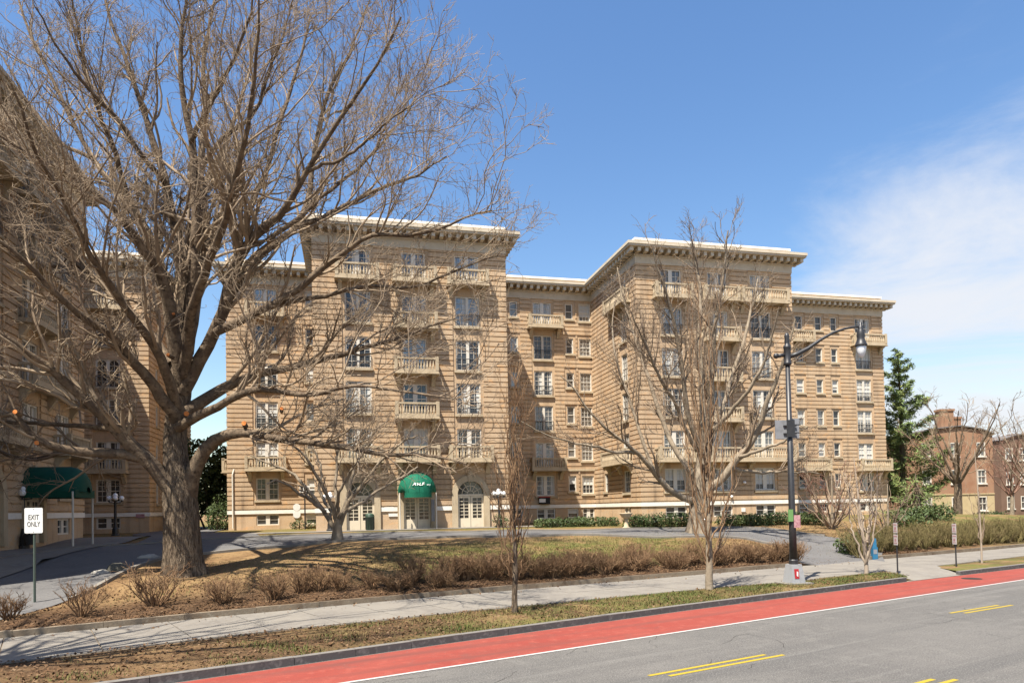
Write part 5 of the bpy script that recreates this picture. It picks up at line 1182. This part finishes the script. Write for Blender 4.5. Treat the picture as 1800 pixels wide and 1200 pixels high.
def exit_sign():
    p = gpt(61, 1057, 21.2); r = thing('exit_sign', 'white EXIT ONLY sign on a dark green post at the left', 'sign', p, .12)
    MB().tube([(0, 0, -.1), (0, 0, 2.75)], .035, 6).build('post', M['pole_green'], r)
    pn = MB(); w_, h_, c_ = .26, .385, .04; pts = []
    for cx_, cz_, a0 in ((w_ - c_, h_ - c_, 0), (-w_ + c_, h_ - c_, 90), (-w_ + c_, -h_ + c_, 180), (w_ - c_, -h_ + c_, 270)):
        for q in range(5): a = R(a0 + q * 22.5); pts.append((cx_ + c_ * math.cos(a), cz_ + c_ * math.sin(a)))
    k = len(pts); vs = [(x, -.05, 2.52 + z) for x, z in pts] + [(x, -.042, 2.52 + z) for x, z in pts]
    pn.add(vs, [tuple(reversed(range(k))), tuple(range(k, 2 * k))] + [(i, (i + 1) % k, k + (i + 1) % k, k + i) for i in range(k)])
    s_ = pn.build('sign_panel', M['sign_white'], r)
    t1 = link('lettering', text_mesh('EXIT', .21, M['ink'], .002), s_, (0, -.053, 2.61)); t1.scale = (.72, 1, 1.05)
    t2 = link('lettering', text_mesh('ONLY', .21, M['ink'], .002), s_, (0, -.053, 2.40)); t2.scale = (.66, 1, 1.05)
    MB().box(-.012, .012, -.054, -.05, 2.85, 2.875).box(-.012, .012, -.054, -.05, 2.16, 2.185).build('bolts', M['steel'], s_)
exit_sign()
def globe_lamp(p, H, lab, seed=0, rz=0):
    r = thing('globe_lamp', lab, 'lamp post', p, rz, 'globe lamps on the forecourt'); k = H / 2.6
    MB().lathe([(.26, -.3), (.26, .12), (.20, .16), (.19, .5), (.13, .58), (.10, .9)], (0, 0, 0), 12).build('base', M['iron'], r)
    MB().lathe([(.085, .9), (.075, H - .42), (.11, H - .40), (.08, H - .33), (.06, H - .28)], (0, 0, 0), 12).build('pole', M['iron'], r)
    mb = MB(); mb.tube([(-.36, 0, H - .38), (-.33, 0, H - .46), (0, 0, H - .5), (.33, 0, H - .46), (.36, 0, H - .38)], .035, 8); mb.tube([(0, -.36, H - .38), (0, -.33, H - .46), (0, 0, H - .5), (0, .33, H - .46), (0, .36, H - .38)], .035, 8)
    for x, y in ((-.36, 0), (.36, 0), (0, -.36), (0, .36)): mb.lathe([(.05, 0), (.09, .05), (.07, .07)], (x, y, H - .4), 8)
    mb.build('arms', M['iron'], r)
    for x, y, z in ((-.36, 0, H - .20), (.36, 0, H - .20), (0, -.36, H - .20), (0, .36, H - .20), (0, 0, H - .02)):
        MB().sphere((x, y, z), .155, 14).build('globe', M['globe'], r, smooth=True)
globe_lamp(gpt(41, 956, 32.5) * np.array([1, 1, 0]) + np.array([0, 0, 1.62]), 2.75, 'nearest black globe lamp, behind the EXIT ONLY sign', rz=.5)
globe_lamp(gpt(203, 941, 44.5) * np.array([1, 1, 0]) + np.array([0, 0, 1.7]), 2.65, 'black globe lamp between the dark barrel awning and the great trunk', rz=.5)
globe_lamp(gpt(878, 927, 46.3) * np.array([1, 1, 0]) + np.array([0, 0, ZB]), 2.45, 'black globe lamp right of the right arched door', rz=.3)
globe_lamp(gpt(581, 930, 45.4) * np.array([1, 1, 0]) + np.array([0, 0, ZB]), 2.45, 'black globe lamp seen through the vase shaped tree', rz=.3)
p = np.array([*bw(-3.15, 54.0)[:2], ZB]); r = thing('lantern_post', 'slim black post with a white bordered sign at the narrow recess', 'post', p, YAW)
MB().tube([(0, 0, -.1), (0, 0, 2.9)], .055, 8).build('post', M['iron'], r); MB().box(-.42, .42, -.05, .05, 2.62, 2.72).build('crossbar', M['iron'], r)
sg = MB().box(-.36, .36, -.03, .03, 2.75, 3.25).build('sign_panel', M['sign_white'], r)
mb = MB(); mb.box(-.31, -.12, -.035, -.031, 2.81, 3.19); mb.tube([(.0, -.033, 2.82), (.08, -.033, 3.15), (.18, -.033, 2.85), (.27, -.033, 3.12)], .025, 4); mb.build('lettering', M['ink'], sg)
def bin_(p):
    r = thing('litter_bin', 'dark green litter bin before the left arched door', 'bin', p)
    MB().lathe([(.24, 0), (.27, .05), (.28, .82), (.30, .84), (.30, .9)], (0, 0, 0), 14).build('body', M['bin'], r, smooth=True); MB().lathe([(.30, .9), (.28, 1.0), (.16, 1.08), (0, 1.1)], (0, 0, 0), 14).build('lid', M['bin'], r, smooth=True)
    mb = MB()
    for i in range(14): a = 6.283 * i / 14; mb.box(.285 * math.cos(a) - .012, .285 * math.cos(a) + .012, .285 * math.sin(a) - .012, .285 * math.sin(a) + .012, .06, .82)
    mb.build('slats', M['iron'], r)
bin_(np.array([*bw(1.35, 45.9)[:2], ZB + .03]))
b = gpt(1101, 929, 42.5); r = thing('stone_urn', 'pale stone pedestal urn between the two clipped hedges', 'urn', b)
MB().lathe([(.26, -.1), (.26, .1), (.14, .18), (.11, .55), (.16, .62)], (0, 0, 0), 14).build('pedestal', M['stone'], r, smooth=True); MB().lathe([(.12, .62), (.30, .78), (.40, .95), (.42, 1.0), (.36, 1.0), (.25, .9), (0, .86)], (0, 0, 0), 14).build('bowl', M['stone'], r, smooth=True)
def parking(px, py, H, lab, sd):
    p = vpt(px, py); r = thing('parking_sign', lab, 'sign', p, -1.55, 'narrow parking signs on the verge')
    MB().tube([(0, 0, -.1), (0, 0, H)], .03, 6).build('post', M['iron'], r)
    for z, h_ in ((H - .22, .40), (H - .68, .42)):
        s_ = MB().box(-.13, .13, -.045, -.032, z - h_ / 2, z + h_ / 2).build('sign_panel', M['sign_grey'], r); mb = MB(); mb.box(-.105, .105, -.049, -.046, z + h_ * .26, z + h_ * .38); mb.box(-.06, .06, -.049, -.046, z - .07, z + .04)
        mb.box(-.1, .1, -.049, -.046, z - h_ * .35, z - h_ * .27); mb.build('lettering', M['pink'], s_)
parking(1578, 1007, 2.0, 'narrow parking sign on the verge left of the driveway apron', 0)
parking(1681, 996, 1.85, 'narrow parking sign on the verge right of the driveway apron', 1)
b = gpt(1537, 974, 34.0); r = thing('payment_post', 'slim teal blue post behind the pale twin stemmed tree', 'post', b)
MB().box(-.12, .12, -.1, .1, -.3, .62).build('body', M['blue'], r); MB().add([(-.09, -.07, .62), (.09, -.07, .62), (.09, .07, .62), (-.09, .07, .62), (-.05, -.05, 1.05), (.08, -.05, 1.05), (.08, .05, 1.05), (-.05, .05, 1.05)], [(0, 1, 5, 4), (1, 2, 6, 5), (2, 3, 7, 6), (3, 0, 4, 7), (4, 5, 6, 7)]).build('head', M['blue'], r)
MB().box(-.09, .09, -.108, -.102, .3, .52).build('panel', M['steel'], r)
b = gpt(1568, 962, 37.0); tag(MB().lathe([(.10, 0), (.10, .55), (.06, .66), (0, .72)], (0, 0, 0), 10).build('marker_post', M['yellow_line'], None, b), 'small yellow marker post behind the olive hedge', 'post')
def rock(name, px, py, Y, s_, m_, lab, sd):
    rg = np.random.default_rng(sd); p = gpt(px, py, Y); mb = MB().sphere((0, 0, s_[2] * .35), 1.0, 16)
    mb.v = [((x * s_[0]) * (1 + .16 * math.sin(5 * y + sd) + .12 * math.sin(7 * z)), y * s_[1] * (1 + .15 * math.sin(4 * x + 1)), z * s_[2] * (1 + .12 * math.sin(6 * x + 3 * y))) for x, y, z in mb.v]
    tag(mb.build(name, m_, None, p, rg.uniform(0, 3), smooth=True), lab, 'rock')
rock('boulder', 205, 998, 25.4, (.42, .34, .26), M['rock'], 'dark mossy boulder at the edge of the drive left of the great trunk', 1)
rock('boulder', 262, 982, 28.6, (.42, .22, .16), M['pale_rock'], 'pale low rock just left of the great trunk', 2)
rock('boulder', 178, 1001, 24.9, (.30, .22, .14), M['pale_rock'], 'flat buff rock left of the dark boulder', 3)
b = at_depth(1690, 1021, 26.0); ml = np.array([17.3, crv(KERB, 17.3) - 1.05, .006])
tag(MB().lathe([(.34, 0), (.34, .008)], (0, 0, 0), 24).build('manhole_cover', M['crack'], None, ml), 'round dark manhole cover in the red bus lane', 'manhole cover')

# ------------------------------------------------------------------ brick house and neighbours
def house(name, label, px0, px1, Y, stor, wallm, rz, low=None, chimneys=(), seed=0, win=((.26, 1), (.62, 1), (.9, 1))):
    a = at_depth(px0, 900, Y); b_ = at_depth(px1, 900, Y); Wd = b_[0] - a[0]; gz = float(ground_z((a[0] + b_[0]) / 2, Y)) - .3
    r = thing(name, label, 'house', (a[0], Y, gz), rz); H = 3.3 * stor + .6; D_ = 10
    mb = MB(); ops = []; k = 0
    for f in range(stor):
        for wx, ww in win: ops.append((Wd * wx - .55 * ww, Wd * wx + .55 * ww, 3.3 * f + 1.2, 3.3 * f + 2.9))
    xs = sorted({0, Wd, *[o[0] for o in ops], *[o[1] for o in ops]}); zs = sorted({0, 3.2, H, *[o[2] for o in ops], *[o[3] for o in ops]})
    m2 = MB()
    for i in range(len(xs) - 1):
        for j in range(len(zs) - 1):
            mx, mz = (xs[i] + xs[i + 1]) / 2, (zs[j] + zs[j + 1]) / 2
            if any(o[0] < mx < o[1] and o[2] < mz < o[3] for o in ops): continue
            (m2 if (low and mz < 3.2) else mb).add([(xs[i], 0, zs[j]), (xs[i + 1], 0, zs[j]), (xs[i + 1], 0, zs[j + 1]), (xs[i], 0, zs[j + 1])], [(0, 1, 2, 3)])
    pk = H + .9
    mb.add([(0, 0, H), (Wd, 0, H), (Wd * .86, 0, H + .5), (Wd * .62, 0, pk), (Wd * .3, 0, pk - .3)], [(0, 1, 2, 3, 4)])
    mb.add([(0, 0, 0), (0, D_, 0), (0, D_, H), (0, 0, H)], [(0, 3, 2, 1)]); mb.add([(Wd, 0, 0), (Wd, D_, 0), (Wd, D_, H), (Wd, 0, H)], [(0, 1, 2, 3)]); mb.add([(0, D_, 0), (Wd, D_, 0), (Wd, D_, H), (0, D_, H)], [(0, 3, 2, 1)])
    mb.build('wall', wallm, r)
    if low: m2.build('lower_wall', low, r); MB().box(0, Wd, -.08, 0, 3.16, 3.3).build('belt_course', low, r)
    rf = MB()
    prof = [(-.15, H - .05), (Wd * .3, pk - .25), (Wd * .62, pk + .08), (Wd * .86, H + .6), (Wd + .15, H - .05)]
    for (x0, z0), (x1, z1) in zip(prof[:-1], prof[1:]): rf.add([(x0, -.25, z0), (x1, -.25, z1), (x1, D_, z1), (x0, D_, z0), (x0, -.25, z0 + .14), (x1, -.25, z1 + .14), (x1, D_, z1 + .14), (x0, D_, z0 + .14)], [(0, 1, 5, 4), (4, 5, 6, 7), (0, 3, 2, 1), (2, 3, 7, 6)])
    ro = rf.build('roof', M['slate'], r)
    for x, y, w_, d_, h_ in chimneys:
        c = MB().box(x - w_ / 2, x + w_ / 2, y, y + d_, H - .2, H + h_); c.box(x - w_ / 2 - .1, x + w_ / 2 + .1, y - .1, y + d_ + .1, H + h_ + .002, H + h_ + .25); c.build('chimney', wallm, ro)
    for o in ops:
        w_, h_ = o[1] - o[0], o[3] - o[2]; mb = MB(); f = .1
        mb.box(-w_ / 2, -w_ / 2 + f, -.02, .15, 0, h_); mb.box(w_ / 2 - f, w_ / 2, -.02, .15, 0, h_); mb.box(-w_ / 2 + f, w_ / 2 - f, -.02, .15, h_ - f, h_); mb.box(-w_ / 2 + f, w_ / 2 - f, -.02, .15, 0, f); mb.box(-w_ / 2 + f, w_ / 2 - f, .02, .12, h_ / 2 - .04, h_ / 2 + .04); mb.box(-.02, .02, .04, .12, f, h_ - f)
        wn = mb.build('window', M['white'], r, ((o[0] + o[1]) / 2, .0, o[2])); MB().add([(-w_ / 2, .11, 0), (w_ / 2, .11, 0), (w_ / 2, .11, h_), (-w_ / 2, .11, h_)], [(0, 1, 2, 3)]).build('pane', random.choice(M['pane']), wn)
        MB().box(-w_ / 2 - .1, w_ / 2 + .1, -.12, .1, -.14, -.003).build('sill', M['white'], wn)
    return r
h1 = house('brick_house', 'three storey red brick house with yellow stucco ground floor and chimneys', 1598, 1756, 84, 3, M['redbrick'], .06, M['stucco'], ((5.4, .2, 1.6, 1.1, 2.9), (9.2, 4, 1.5, 1.2, 2.4)), win=((.22, 1), (.55, 1), (.86, 1)))
house('row_house', 'darker brick row house partly hidden at the right edge', 1761, 1850, 95, 3, M['dark_redbrick'], .1, None, ((3.6, 1, 1.1, 1, .8),), win=((.2, 1), (.5, 1), (.8, 1)))
print('objects', len(bpy.data.objects), 'faces', sum(len(o.data.polygons) for o in bpy.data.objects if o.type == 'MESH'))
